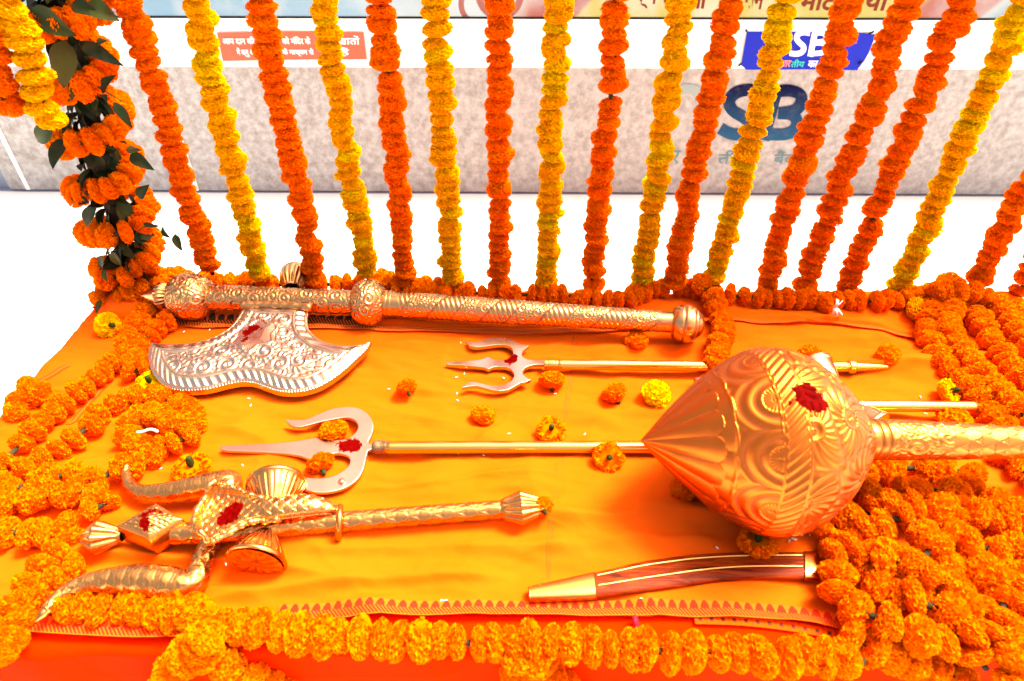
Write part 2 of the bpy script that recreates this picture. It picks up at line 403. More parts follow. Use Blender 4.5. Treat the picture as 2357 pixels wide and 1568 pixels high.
def led_mat():
    m, N, L, B = new_mat('led_picture'); p = geo_pos(N); sp = N.new('ShaderNodeSeparateXYZ'); L.new(p, sp.inputs[0])
    x = sp.outputs[0]; z = sp.outputs[2]
    xs = math_n(N, L, 'ADD', x, math_n(N, L, 'MULTIPLY', math_n(N, L, 'SUBTRACT', z, zl0), -0.9))
    def edge(u): return PW(u, 38).x
    t = math_n(N, L, 'DIVIDE', math_n(N, L, 'ADD', xs, 3.0), 6.0)
    def q(u): return (edge(u) + 3.0) / 6.0
    r = N.new('ShaderNodeValToRGB'); r.color_ramp.interpolation = 'LINEAR'; L.new(t, r.inputs[0]); e = r.color_ramp.elements
    sky_c = (0.30, 0.56, 0.80); wt = (0.72, 0.80, 0.86); red = (0.62, 0.16, 0.13); yl = (0.78, 0.62, 0.14); pk = (0.75, 0.42, 0.36)
    stops = [(0.0, sky_c), (q(380), sky_c), (q(800), (0.42, 0.66, 0.86)), (q(1020), wt), (q(1160), wt), (q(1185), pk), (q(1215), red), (q(1318), red), (q(1325), yl), (q(2055), yl), (q(2085), red), (q(2235), red), (q(2250), wt), (q(2290), (0.35, 0.5, 0.62)), (q(2330), wt)]
    while len(e) < len(stops): e.new(0.5)
    for k, (pp, c) in enumerate(stops): e[k].position = max(0, min(1, pp)); e[k].color = rgb(c)
    mp = N.new('ShaderNodeMapping'); mp.inputs['Scale'].default_value = (2.2, 1, 2.2); L.new(p, mp.inputs[0])
    cl = noise_n(N, L, 1.6, 5, mp.outputs[0]); lit = mixc(N, L, ramp_n(N, L, cl, [(0.45, 0.0), (0.65, 0.5)]), r.outputs[0], (0.95, 0.97, 1.0))
    cb = N.new('ShaderNodeVectorMath'); cb.operation = 'MULTIPLY'; L.new(p, cb.inputs[0]); cb.inputs[1].default_value = (2 * math.pi / 0.012,) * 3
    s2 = N.new('ShaderNodeSeparateXYZ'); L.new(cb.outputs[0], s2.inputs[0])
    dots = math_n(N, L, 'MULTIPLY', math_n(N, L, 'SINE', s2.outputs[0]), math_n(N, L, 'SINE', s2.outputs[2]))
    dm = math_n(N, L, 'ADD', math_n(N, L, 'MULTIPLY', math_n(N, L, 'ABSOLUTE', dots), 0.55), 0.62)
    L.new(lit, B.inputs['Emission Color']); L.new(math_n(N, L, 'MULTIPLY', dm, 0.30), B.inputs['Emission Strength'])
    B.inputs['Base Color'].default_value = (0.01, 0.01, 0.01, 1); B.inputs['Roughness'].default_value = 0.6
    return m
LED = led_mat()
wallt = thing('display_wall', 'long low wall of mottled grey panels with white trim under a lit screen', 'wall', wall_pt(0, 0))
xl = PW(30, 440).x
wall_box('plinth', -5.0, 5.2, 0.0, zp0, 0.0, -0.10, GREYBLUE, wallt)
wall_box('backing', -5.0, 5.2, zp0, zw0, -0.03, -0.10, GREYBLUE, wallt)
seams = [xl, PW(70, 437).x, PW(457, 440).x, 5.2]
for k in range(3):
    pan = wall_box('panel', seams[k] + (0.012 if k else 0), seams[k + 1] - 0.012, zp0 + 0.012, zw0 + 0.02, 0.012, -0.03, MOTTLE, wallt)
for k in (1, 2): wall_box('seam_strip', seams[k] - 0.012, seams[k] + 0.012, zp0 + 0.012, zw0 + 0.02, 0.018, -0.02, WHITE, wallt)
wall_box('lower_trim', -5.0, 5.2, zw0, zs0, 0.035, -0.10, CREAM, wallt)
wall_box('upper_trim', -5.0, 5.2, zs0, zl0, 0.060, -0.10, WHITE, wallt)
wall_box('gasket', -5.0, 5.2, zl0, zl0 + 0.010, 0.050, -0.10, BLACK, wallt)
scr = thing('led_screen', 'lit dotted video screen with pale blue, red and yellow picture above the white trim', 'screen', wall_pt(0, zl0 + 0.01))
face = wall_box('display_face', -5.0, 5.2, zl0 + 0.010, zl0 + 0.34, 0.040, -0.10, LED, scr)
# ring drawn on the left half of the picture
RINGRED = plain('led_ring_red', (0.25, 0.10, 0.09), 0.6)
def ring(u, v, r, parent):
    c = PW(u, v, 0.044); th = np.linspace(0, 2 * math.pi, 49)
    V = []
    for t in th:
        for rr in (r, r * 0.72): V.append((c.x + rr * math.cos(t), c.y + WALL_K * rr * math.cos(t), max(zl0 + 0.011, c.z + rr * math.sin(t))))
    F = [(2 * i, 2 * i + 1, 2 * i + 3, 2 * i + 2) for i in range(48)]
    return mesh_obj('ring_picture', V, F, RINGRED, parent, smooth=False)
ring(1100, 12, 0.105, face); ring(1150, -14, 0.13, face)

# ---- lettering
def text_mesh(name, body, mat, parent, org, height, width=None, off=0.0, shear=0.0, bold=0.0, tilt=0.0, ref_h=None):
    cu = bpy.data.curves.new('txt', 'FONT'); cu.body = body; cu.offset = bold; cu.shear = shear; cu.resolution_u = 4
    ob = bpy.data.objects.new('txt', cu); C.objects.link(ob)
    dg = bpy.context.evaluated_depsgraph_get(); me = bpy.data.meshes.new_from_object(ob.evaluated_get(dg))
    V = np.zeros(len(me.vertices) * 3); me.vertices.foreach_get('co', V); V = V.reshape(-1, 3)
    F = [tuple(p.vertices) for p in me.polygons]
    bpy.data.objects.remove(ob); bpy.data.curves.remove(cu); bpy.data.meshes.remove(me)
    mn = V.min(0); mx = V.max(0); sy = height / (mx[1] - mn[1]); sx = width / (mx[0] - mn[0]) if width else sy
    X = (V[:, 0] - mn[0]) * sx; Z = (V[:, 1] - mn[1]) * sy
    W3 = np.stack([org.x + X, org.y + WALL_K * X, org.z + Z], 1)
    return mesh_obj(name, W3, F, mat, parent, smooth=False)
def text_px(name, body, mat, parent, u0, u1, vt, vb, off, **kw):
    a = PW(u0, vb, off); b = PW(u1, vb, off); c = PW(u0, vt, off)
    return text_mesh(name, body, mat, parent, a, c.z - a.z, b.x - a.x, **kw)
SIGNRED = plain('sign_red', (0.72, 0.10, 0.06), 0.5, var=0.05)
INKWHITE = plain('ink_white', (0.85, 0.85, 0.85), 0.5, var=0.01)
def poly_wall(name, pts, off, thick, mat, parent):
    n = len(pts); f = [PW(u, v, off) for u, v in pts]; b = [p + Vector((0, thick, 0)) for p in f]
    F = [tuple(reversed(range(n)))] + [tuple(range(n, 2 * n))] + [(i, (i + 1) % n, n + (i + 1) % n, n + i) for i in range(n)]
    return mesh_obj(name, f + b, F, mat, parent, smooth=False)
sgn = thing('notice_board', 'small slanted red notice with two lines of white writing on the white trim', 'sign', PW(680, 140, 0.05))
brd = poly_wall('board', [(499, 76), (672, 73), (836, 75), (844, 137), (675, 138), (513, 141)], 0.045, 0.008, SIGNRED, sgn)
for body, a, b, vt, vb in (('आप दान की', 514, 588, 84, 103), ('को मंिदर के', 651, 716, 84, 103), ('के', 753, 768, 84, 103), ('खातों', 776, 829, 82, 103),
                           ('में क्यू आ', 548, 590, 110, 132), ('के माध्यम से', 652, 724, 111, 130), ('ते', 756, 774, 111, 130), ('हैं', 783, 806, 109, 130)):
    text_px('lettering', body, INKWHITE, brd, a, b, vt, vb, 0.0485, bold=0.02)
BLUE = plain('banner_blue', (0.003, 0.014, 0.34), 0.45, var=0.08, scale=6)
ban = thing('blue_banner', 'bright blue cloth banner with white SB letters tied to the white trim', 'banner', PW(1850, 160, 0.05))
bcl = poly_wall('cloth', [(1722, 60), (1840, 61), (1950, 72), (2016, 80), (2002, 118), (1990, 140), (1973, 162), (1850, 160), (1718, 161), (1706, 150)], 0.05, 0.004, BLUE, ban)
def cE(x, y): return (1381 + x * 0.29296, y * 0.29296)
def stroke(pts, width, off, mat, parent, sharp=False):
    w = np.array([cE(*p) for p in pts], float); w = resample(w if sharp else catmull(w, 10), n=2 if sharp else 40)
    T = np.gradient(w, axis=0); T /= np.linalg.norm(T, axis=1)[:, None]; Nn = np.stack([-T[:, 1], T[:, 0]], 1) * width * 0.29296 / 2
    V = []
    for p, q in zip(w, Nn): V += [PW(p[0] + q[0], p[1] + q[1], off), PW(p[0] - q[0], p[1] - q[1], off)]
    return mesh_obj('letter_stroke', V, [(2 * i, 2 * i + 1, 2 * i + 3, 2 * i + 2) for i in range(len(w) - 1)], mat, parent, smooth=False)
stroke([(1650, 262), (1600, 256), (1556, 272), (1545, 305), (1570, 338), (1600, 368), (1592, 405), (1550, 424), (1490, 418)], 42, 0.0545, INKWHITE, bcl)
stroke([(1692, 242), (1652, 444)], 44, 0.0548, INKWHITE, bcl, True)
stroke([(1690, 260), (1745, 260), (1778, 282), (1765, 320), (1700, 335)], 40, 0.0551, INKWHITE, bcl)
stroke([(1690, 338), (1745, 340), (1772, 370), (1750, 412), (1655, 424)], 40, 0.0554, INKWHITE, bcl)
CYAN = plain('ink_cyan', (0.02, 0.45, 0.75), 0.5); INKOR = plain('ink_orange', (0.75, 0.25, 0.15), 0.5); INKGR = plain('ink_green', (0.02, 0.45, 0.35), 0.5)
text_px('lettering', 'भार', INKOR, bcl, 1796, 1818, 139, 155, 0.054, bold=0.02)
text_px('lettering', 'तीय', INKGR, bcl, 1819, 1850, 137, 155, 0.054, bold=0.02)
text_px('lettering', 'का', INKWHITE, bcl, 1858, 1880, 140, 155, 0.054, bold=0.02)
poly_wall('printed_dot', [(1808, 92), (1816, 90), (1820, 95), (1815, 101), (1808, 100)], 0.0545, 0.002, CYAN, bcl)
for (a, b) in (((1721, 74), (1716, 68)), ((1706, 146), (1700, 152)), ((2000, 78), (2012, 72)), ((1976, 148), (1984, 142))):
    tube('tie', np.array([PW(*a, 0.056), PW(*b, 0.060)]), 0.006, BLACK, ban, seg=6, attr=False)
tube('tie_cord', np.array([PW(1718, 72, 0.052), PW(1705, 110, 0.06), PW(1693, 140, 0.055), PW(1704, 152, 0.055)]), 0.002, STRING, ban, seg=5, attr=False)
# printed emblem on the panels
def fade_ink(name, top, bot, z0, z1):
    m, N, L, B = new_mat(name); p = geo_pos(N); sp = N.new('ShaderNodeSeparateXYZ'); L.new(p, sp.inputs[0])
    t = math_n(N, L, 'DIVIDE', math_n(N, L, 'SUBTRACT', sp.outputs[2], z0), z1 - z0, True)
    c = mixc(N, L, t, bot, top); c = mixc(N, L, ramp_n(N, L, noise_n(N, L, 16, 6, p, 0.68), [(0.5, 0.0), (0.75, 0.16)]), c, (0.25, 0.2, 0.2))
    L.new(c, B.inputs['Base Color']); B.inputs['Roughness'].default_value = 0.8; B.inputs['Specular IOR Level'].default_value = 0.05; return m
zE0 = z_at(1760, 322); zE1 = z_at(1760, 197)
EMB = fade_ink('emblem_ink', (0.003, 0.002, 0.028), (0.016, 0.07, 0.14), zE0, zE1)
EMB2 = fade_ink('emblem_pale_ink', (0.22, 0.27, 0.26), (0.36, 0.34, 0.32), zE0, zE1)
FAINT = plain('faint_teal_ink', (0.11, 0.18, 0.20), 0.7, var=0.2, scale=40)
emb = pan                                    # printed on the long right hand panel
stroke([(1260, 712), (1150, 708), (1060, 735), (1015, 800), (1045, 870), (1125, 920), (1180, 975), (1165, 1030), (1090, 1058), (1010, 1045), (945, 1008)], 96, 0.0160, EMB, emb)
stroke([(1400, 668), (1285, 1102)], 92, 0.0164, EMB, emb, True)
stroke([(1395, 718), (1500, 715), (1575, 748), (1578, 815), (1530, 870), (1420, 890)], 94, 0.0168, EMB, emb)
stroke([(1400, 890), (1500, 900), (1548, 950), (1530, 1020), (1450, 1056), (1300, 1056)], 94, 0.0172, EMB, emb)
th = np.linspace(math.radians(175), math.radians(-60), 30); c0 = PW(1578, 240, 0.0158); V = []
for t in th:
    for r in (0.118, 0.062): V.append((c0.x + r * math.cos(t) * 0.95, c0.y, c0.z + r * math.sin(t)))
mesh_obj('printed_curl', V, [(2 * i, 2 * i + 1, 2 * i + 3, 2 * i + 2) for i in range(29)], EMB2, emb, smooth=False)
for body, a, b in (('र', 1544, 1562), ('ती', 1650, 1690), ('का', 1722, 1744), ('बैंक', 1778, 1835)):
    text_px('lettering', body, FAINT, emb, a, b, 346, 378, 0.0155, bold=0.015)
LEDRED = plain('led_letter_red', (0.14, 0.02, 0.01), 0.6)
for body, a, b, vt, vb in (('श्री', 1458, 1510, -28, 20), ('म', 1524, 1550, -22, 20), ('॥', 1602, 1620, -24, 20), ('वन', 1710, 1755, -24, 22), ('मोट', 1838, 1920, -30, 24), ('यां', 1985, 2040, -30, 25)):
    text_px('lettering', body, LEDRED, face, a, b, vt, vb, 0.0445, bold=0.03)

# ================================================================== TABLE AND CLOTHS
XL, XR, YF, YB = -1.305, 1.62, 0.60, 1.735
WOODT = plain('table_wood', (0.18, 0.09, 0.045), 0.6, var=0.25, scale=12)
tb = thing('long_table', 'long wooden table hidden under saffron cloth', 'table', (0.15, 1.17, 0))
box('table_top', (XL + 0.03, YF + 0.03, TZ - 0.06), (XR - 0.03, YB - 0.03, TZ - 0.028), WOODT, tb)
for x in (XL + 0.08, XR - 0.14):
    for y in (YF + 0.07, YB - 0.13): box('leg', (x, y, 0), (x + 0.06, y + 0.06, TZ - 0.06), WOODT, tb)

RIDGES = []
def ridge(pts, amp, wf=0.045, wb=0.012):
    w = sorted([tuple(P(u, v))[:2] for u, v in pts]); w = np.array(w)
    RIDGES.append((w[:, 0], w[:, 1], amp * 1.5, wf * 0.32, wb * 4.0))
ridge([(470, 1272), (800, 1238), (1270, 1205), (1650, 1192), (1800, 1190)], 0.020, 0.07, 0.014)
ridge([(60, 1286), (200, 1284), (330, 1290), (480, 1300), (640, 1318), (800, 1340)], 0.020, 0.035, 0.010)
ridge([(380, 1402), (560, 1372), (760, 1347), (1000, 1332), (1200, 1328)], 0.016, 0.05, 0.012)
ridge([(1300, 822), (1420, 806), (1640, 795), (1720, 796)], 0.012, 0.05, 0.012)
ridge([(1940, 866), (2050, 855), (2130, 851), (2260, 862)], 0.018, 0.06, 0.012)
ridge([(1640, 800), (1800, 790), (1950, 785), (2120, 800)], 0.012, 0.07, 0.03)
ridge([(1690, 733), (1900, 738), (2110, 768)], 0.012, 0.03, 0.02)
ridge([(400, 740), (560, 736), (860, 745), (1100, 755), (1480, 750)], 0.010, 0.03, 0.015)
ridge([(880, 910), (960, 900), (1080, 905)], 0.009, 0.05, 0.02)
ridge([(0, 1440), (150, 1442), (300, 1440), (460, 1432)], 0.012, 0.03, 0.012)
ridge([(1500, 1090), (1400, 1115), (1200, 1130), (900, 1150)], 0.007, 0.08, 0.03)
ridge([(1900, 1190), (2000, 1186), (2200, 1180), (2357, 1170)], 0.018, 0.06, 0.012)
ridge([(900, 1110), (1050, 1100), (1200, 1104), (1380, 1098)], 0.006, 0.06, 0.01)
ridge([(930, 930), (1040, 925), (1200, 935), (1330, 950), (1450, 975)], 0.006, 0.06, 0.01)
ridge([(640, 1290), (900, 1272), (1150, 1268), (1400, 1262)], 0.012, 0.06, 0.01)
ridge([(1300, 1262), (1500, 1245), (1700, 1240)], 0.009, 0.06, 0.01)
ridge([(480, 1010), (560, 985), (640, 975)], 0.008, 0.06, 0.01)
ridge([(1000, 1150), (1160, 1135), (1330, 1132)], 0.006, 0.06, 0.01)
ridge([(1680, 1195), (1500, 1180), (1420, 1172)], 0.010, 0.06, 0.01)
ridge([(860, 800), (1000, 792), (1200, 796)], 0.007, 0.06, 0.01)
def Hc(x, y):
    h = 0.018 * vnoise(x * 2.4 + 7, y * 8 + 3) + 0.014 * vnoise(x * 3.4 + 31, y * 19 + 8 + x * 2) + 0.007 * vnoise(x * 16 + (y * 18), y * 46 + 4) + 0.0012 * vnoise(x * 45, y * 90 - x * 30)
    rg_ = np.clip(1 - 5.0 * np.abs(vnoise(x * 1.9 + y * 1.5 + 3, y * 6.5 + 11)), 0, 1); h = h + 0.010 * rg_ ** 1.5
    rg2 = np.clip(1 - 6.0 * np.abs(vnoise(x * 4.2 - y * 2 + 50, y * 12 + 70)), 0, 1); h = h + 0.005 * rg2 ** 1.5
    for rx, ry, a, wf, wb in RIDGES:
        c = np.interp(x, rx, ry); d = y - c; win = sstep(rx[0], rx[0] + 0.12, x) * (1 - sstep(rx[-1] - 0.12, rx[-1], x))
        h = h + a * win * np.where(d < 0, np.exp(-(np.abs(d) / wf) ** 1.5), np.exp(-(np.abs(d) / wb) ** 1.3))
    return h + 0.0
def drape(xs, ys, xl, xr, yf, yb, z0, hf, r=0.014):
    """cloth sheet over a table: coordinates beyond an edge run down its side"""
    X, Y = np.meshgrid(xs, ys, indexing='ij')
    def fold(s, e, sgn):
        d = np.maximum(0, (e - s) * sgn)          # how far past the edge
        a = np.minimum(d / r, math.pi / 2)
        return d, r * np.sin(a), r * (1 - np.cos(a)) + np.maximum(0, d - r * math.pi / 2)
    dl, hl, vl = fold(X, xl, 1); dr, hr, vr = fold(X, xr, -1); df, hf_, vf = fold(Y, yf, 1); db, hb, vb = fold(Y, yb, -1)
    PX = np.clip(X, xl, xr) - hl + hr; PYY = np.clip(Y, yf, yb) - hf_ + hb; drop = vl + vr + vf + vb
    flatm = np.exp(-drop / 0.02)
    PZ = z0 + hf(np.clip(X, xl, xr), np.clip(Y, yf, yb)) * flatm - drop
    # hanging folds
    hg = 1 - flatm; wv = 0.018 * np.sin(X * 21 + 2 * np.sin(X * 6)) * np.minimum(1, drop * 3) + 0.010 * vnoise(X * 9, drop * 3)
    PYY = PYY - np.where(df > 0, (wv + 0.02 * np.minimum(1, drop * 2)) * hg, 0)
    wv2 = 0.018 * np.sin(Y * 23) * np.minimum(1, drop * 3)
    PX = PX + np.where(dl > 0, (-0.02 + wv2) * hg, 0) + np.where(dr > 0, (0.02 + wv2) * hg, 0)
    return np.stack([PX, PYY, PZ], -1)
SAFCLOTH = cloth_mat('saffron_cloth', (0.86, 0.104, 0.008), (0.82, 0.080, 0.005), marks=True)
SHADECLOTH = cloth_mat('shade_reddened_cloth', (0.80, 0.021, 0.001), (0.78, 0.016, 0.001))  # saffron under cloth, with the shade of its hanging front put into a redder colour
def arr(a, b, s): return np.linspace(a, b, int(abs(b - a) / s) + 1)
skirt = drape(arr(XL - 0.5, XR + 0.5, 0.010), arr(YF - 0.62, YB + 0.4, 0.008), XL + 0.012, XR - 0.012, YF, YB - 0.01, TZ - 0.016, lambda x, y: 0.35 * Hc(x, y), 0.018)
sk = mesh_obj('table_skirt', skirt, grid_faces(*skirt.shape[:2], flip=False), SHADECLOTH)
tag(sk, 'saffron under cloth coloured red for shade, hanging down the front of the table', 'tablecloth')
top = drape(np.r_[arr(XL - 0.32, XL - 0.03, 0.012), arr(XL - 0.025, XR + 0.025, 0.005), arr(XR + 0.03, XR + 0.3, 0.012)], np.r_[arr(0.648, YB + 0.03, 0.0042), arr(YB + 0.035, YB + 0.3, 0.012)], XL, XR, 0.5, YB, TZ, Hc)
ct = mesh_obj('saffron_tablecloth', top, grid_faces(*top.shape[:2]), SAFCLOTH)
tag(ct, 'creased saffron cotton cloth with patterned borders spread over the table top', 'tablecloth')
for o in (sk, ct):
    o.data.flip_normals() if o.data.polygons[len(o.data.polygons) // 2].normal.z < 0 else None

def border_mat(name, ink, base, style):
    m, N, L, B = new_mat(name); uv = N.new('ShaderNodeUVMap'); uv.uv_map = 'UVMap'
    sp = N.new('ShaderNodeSeparateXYZ'); L.new(uv.outputs[0], sp.inputs[0]); u, v = sp.outputs[0], sp.outputs[1]
    fr = math_n(N, L, 'FRACT', u)
    if style == 'teeth':
        tri = math_n(N, L, 'MULTIPLY', math_n(N, L, 'ABSOLUTE', math_n(N, L, 'SUBTRACT', fr, 0.5)), 2.0)
        # stepped tooth: wide low, narrow high
        hgt = math_n(N, L, 'ADD', 0.55, math_n(N, L, 'MULTIPLY', math_n(N, L, 'SUBTRACT', 1.0, tri), 0.62))
        stp = math_n(N, L, 'SUBTRACT', hgt, math_n(N, L, 'MULTIPLY', math_n(N, L, 'GREATER_THAN', tri, 0.75), 0.3))
        tooth = math_n(N, L, 'MULTIPLY', math_n(N, L, 'LESS_THAN', v, stp), math_n(N, L, 'GREATER_THAN', v, 0.52))
        diag = math_n(N, L, 'LESS_THAN', math_n(N, L, 'FRACT', math_n(N, L, 'ADD', math_n(N, L, 'MULTIPLY', u, 3.0), math_n(N, L, 'MULTIPLY', v, 4.0))), 0.62)
        low = math_n(N, L, 'MULTIPLY', math_n(N, L, 'LESS_THAN', v, 0.54), math_n(N, L, 'GREATER_THAN', v, 0.06))
        f = math_n(N, L, 'MAXIMUM', tooth, math_n(N, L, 'MULTIPLY', diag, low))
    elif style == 'lines':
        dg = math_n(N, L, 'LESS_THAN', math_n(N, L, 'FRACT', math_n(N, L, 'ADD', math_n(N, L, 'MULTIPLY', u, 2.0), math_n(N, L, 'MULTIPLY', v, 1.5))), 0.42)
        bd = math_n(N, L, 'MULTIPLY', math_n(N, L, 'LESS_THAN', v, 0.8), math_n(N, L, 'GREATER_THAN', v, 0.2))
        ed = math_n(N, L, 'GREATER_THAN', math_n(N, L, 'ABSOLUTE', math_n(N, L, 'SUBTRACT', v, 0.5)), 0.43)
        f = math_n(N, L, 'MAXIMUM', math_n(N, L, 'MULTIPLY', dg, bd), math_n(N, L, 'MULTIPLY', ed, 0.6))
    elif style == 'squares':
        a = math_n(N, L, 'LESS_THAN', math_n(N, L, 'ABSOLUTE', math_n(N, L, 'SUBTRACT', fr, 0.5)), 0.17)
        b = math_n(N, L, 'LESS_THAN', math_n(N, L, 'ABSOLUTE', math_n(N, L, 'SUBTRACT', v, 0.5)), 0.2)
        c = math_n(N, L, 'LESS_THAN', fr, 0.06)
        f = math_n(N, L, 'MAXIMUM', math_n(N, L, 'MULTIPLY', a, b), math_n(N, L, 'MULTIPLY', c, 0.6))
    else:
        f = math_n(N, L, 'GREATER_THAN', math_n(N, L, 'ABSOLUTE', math_n(N, L, 'SUBTRACT', v, 0.5)), 0.12)
    L.new(mixc(N, L, f, base, ink), B.inputs['Base Color']); B.inputs['Roughness'].default_value = 0.85; B.inputs['Specular IOR Level'].default_value = 0.1
    return m
SB_ = (0.86, 0.104, 0.008)
B_RED = border_mat('woven_red_border', (0.66, 0.020, 0.006), SB_, 'teeth'); B_BLACK = border_mat('woven_black_teeth_border', (0.05, 0.02, 0.008), SB_, 'teeth')
B_LINES = border_mat('woven_black_line_border', (0.10, 0.03, 0.008), SB_, 'lines'); B_SQ = border_mat('woven_square_border', (0.12, 0.02, 0.01), (0.82, 0.060, 0.002), 'squares')
B_STRIPE = border_mat('woven_red_stripe', (0.80, 0.055, 0.006), SB_, 'stripe')
def strip(name, pts, width, mat, pitch=0.024, lift=0.004, parent=ct, base=None, curl=0.0):
    w = resample(catmull([tuple(P(u, v)) for u, v in pts], 16), 0.006); w = w[np.argsort(w[:, 0])] if abs(w[-1, 0] - w[0, 0]) > abs(w[-1, 1] - w[0, 1]) else w
    T = np.gradient(w[:, :2], axis=0); T /= np.linalg.norm(T, axis=1)[:, None] + 1e-9; Nn = np.stack([-T[:, 1], T[:, 0]], 1)
    d = np.r_[0, np.cumsum(np.linalg.norm(np.diff(w[:, :2], axis=0), axis=1))]
    ks = np.linspace(0, 1, 7); V = []; UV = []
    for k in ks:
        x = w[:, 0] + Nn[:, 0] * (k - 0.5) * width; y = w[:, 1] + Nn[:, 1] * (k - 0.5) * width
        z = TZ + Hc(x, y) + lift + curl * (np.sin(d * 17 + 1) * 0.5 + 0.5) * (1 - k) if base is None else np.full_like(x, base)
        V.append(np.stack([x, y, z], 1)); UV.append(np.stack([d / pitch, np.full_like(d, k)], 1))
    return mesh_obj(name, np.array(V), grid_faces(7, len(w), flip=True), mat, parent, uv=np.array(UV))
strip('front_border', [(640, 1412), (760, 1408), (900, 1405), (1100, 1402), (1300, 1402), (1500, 1400), (1700, 1405), (1850, 1418), (1960, 1442)], 0.030, B_RED, 0.021)
strip('front_border', [(60, 1438), (180, 1446), (330, 1452), (470, 1448)], 0.032, B_RED, 0.0235, base=TZ + 0.008)
strip('edge_border', [(1600, 1420), (1710, 1424), (1830, 1438), (1960, 1462)], 0.020, B_SQ, 0.022, base=TZ - 0.008)
strip('back_border', [(398, 738), (470, 742), (560, 742), (720, 742), (840, 750)], 0.045, B_BLACK, 0.028)
strip('back_border', [(430, 752), (560, 758), (720, 761), (900, 764), (1100, 765), (1300, 762), (1480, 758), (1600, 752)], 0.024, B_LINES, 0.016, lift=0.008)
strip('back_border', [(1560, 752), (1690, 748), (1800, 751), (1880, 749), (1950, 757), (2010, 766), (2120, 783)], 0.022, B_LINES, 0.016, lift=0.006, curl=0.012)
strip('back_border', [(2160, 796), (2220, 806), (2290, 812)], 0.022, B_LINES, 0.016, lift=0.006)
strip('corner_border', [(228, 702), (262, 716), (300, 732)], 0.05, B_BLACK, 0.026, lift=0.006)
strip('side_stripe', [(85, 884), (120, 868), (160, 846)], 0.020, B_STRIPE, lift=0.0018)
strip('side_stripe', [(160, 982), (210, 925), (258, 874)], 0.018, B_STRIPE, lift=0.0018)
# raised corner of the cloth gathered under the axe tip
cw = np.array([[tuple(P(u, v, h)) for (u, v, h) in row] for row in (
    [(222, 722, 0.0), (235, 695, 0.03), (262, 672, 0.05), (310, 652, 0.05), (345, 640, 0.03)],
    [(245, 740, 0.0), (262, 712, 0.035), (295, 690, 0.05), (330, 670, 0.05), (360, 655, 0.03)],
    [(300, 745, 0.0), (318, 722, 0.02), (338, 702, 0.025), (362, 686, 0.02), (385, 672, 0.012)])])
cw = np.array([catmull(r, 8) for r in cw]); cw = np.stack([catmull(cw[:, j], 8) for j in range(cw.shape[1])], 1)
mesh_obj('gathered_corner', cw, grid_faces(cw.shape[0], cw.shape[1]), SAFCLOTH, ct)

# ================================================================== ORNAMENT HEIGHTS
def scrolls(U, V, cell, seed=0, turns=2.4, core=0.36, nv_=13):
    """raised leafy scrolls: a spiral in every jittered cell. returns ridge 0..1 and groove 0..1"""
    gx = U / cell; gy = V / (cell * 0.9); ix = np.floor(gx); iy = np.floor(gy)
    best = np.full(np.broadcast(U, V).shape, 9.0); bdx = np.zeros_like(best); bdy = np.zeros_like(best); bs = np.zeros_like(best); b2 = np.full_like(best, 9.0)
    for a in (-1, 0, 1):
        for b in (-1, 0, 1):
            cx = ix + a; cy = iy + b
            h1 = LAT[(cx.astype(int) * 7 + seed) % 256, (cy.astype(int) * 13 + seed * 3) % 256]; h2 = LAT[(cx.astype(int) * 11 + 5 + seed) % 256, (cy.astype(int) * 5 + 9) % 256]
            px_ = cx + 0.5 + (h1 - 0.5) * 0.5 + 0.5 * (np.mod(cy, 2)) - 0.25; py_ = cy + 0.5 + (h2 - 0.5) * 0.5
            dx = gx - px_; dy = (gy - py_) * 0.9; r = np.sqrt(dx * dx + dy * dy)
            m = r < best; b2 = np.where(m, best, np.minimum(b2, r)); best = np.where(m, r, best); bdx = np.where(m, dx, bdx); bdy = np.where(m, dy, bdy); bs = np.where(m, np.where(h1 > 0.5, 1.0, -1.0) + 0 * r, bs)
    th = np.arctan2(bdy, bdx)
    w = 2 * math.pi * turns * best * 1.6 - bs * th
    rid = 0.5 + 0.5 * np.cos(w)
    vein = 0.5 + 0.5 * np.cos(th * nv_ + bs * best * 16)
    edge = sstep(0.0, 0.16, b2 - best)
    out = np.where(best < core, rid, 0.55 * vein + 0.25) * (0.35 + 0.65 * edge)
    gr = np.where(best < core, sstep(0.20, 0.0, rid), sstep(0.20, 0.0, vein) * 0.7); gr = np.maximum(gr, 1 - sstep(0.0, 0.06, b2 - best))
    return out, gr
def scales(U, V, s):
    gy = V / (s * 0.8); r = np.floor(gy); gx = U / s + 0.5 * np.mod(r, 2); fx = gx - np.floor(gx) - 0.5; fy = gy - r
    best = np.zeros(np.broadcast(gx, gy).shape); lip = np.zeros_like(best)
    for k in (0, 1):                              # each row of round scales overlaps the next
        rr = r + k; gx2 = U / s + 0.5 * np.mod(rr, 2); fx2 = gx2 - np.floor(gx2) - 0.5; fy2 = gy - rr + 1.0 - 0.0
        d = np.sqrt((fx2 * 2.0) ** 2 * 0.9 + (fy2 * 0.95 - 0.0) ** 2)
        ins = (d < 1.0)
        best = np.where(ins & (k == 0) | (ins & (best == 0)), 0.25 + 0.75 * d, best)
        lip = np.maximum(lip, np.exp(-((d - 1.0) / 0.07) ** 2) * (1.0 if k == 0 else np.where(best > 0.25, 0.0, 1.0)))
    return best, np.clip(lip, 0, 1)

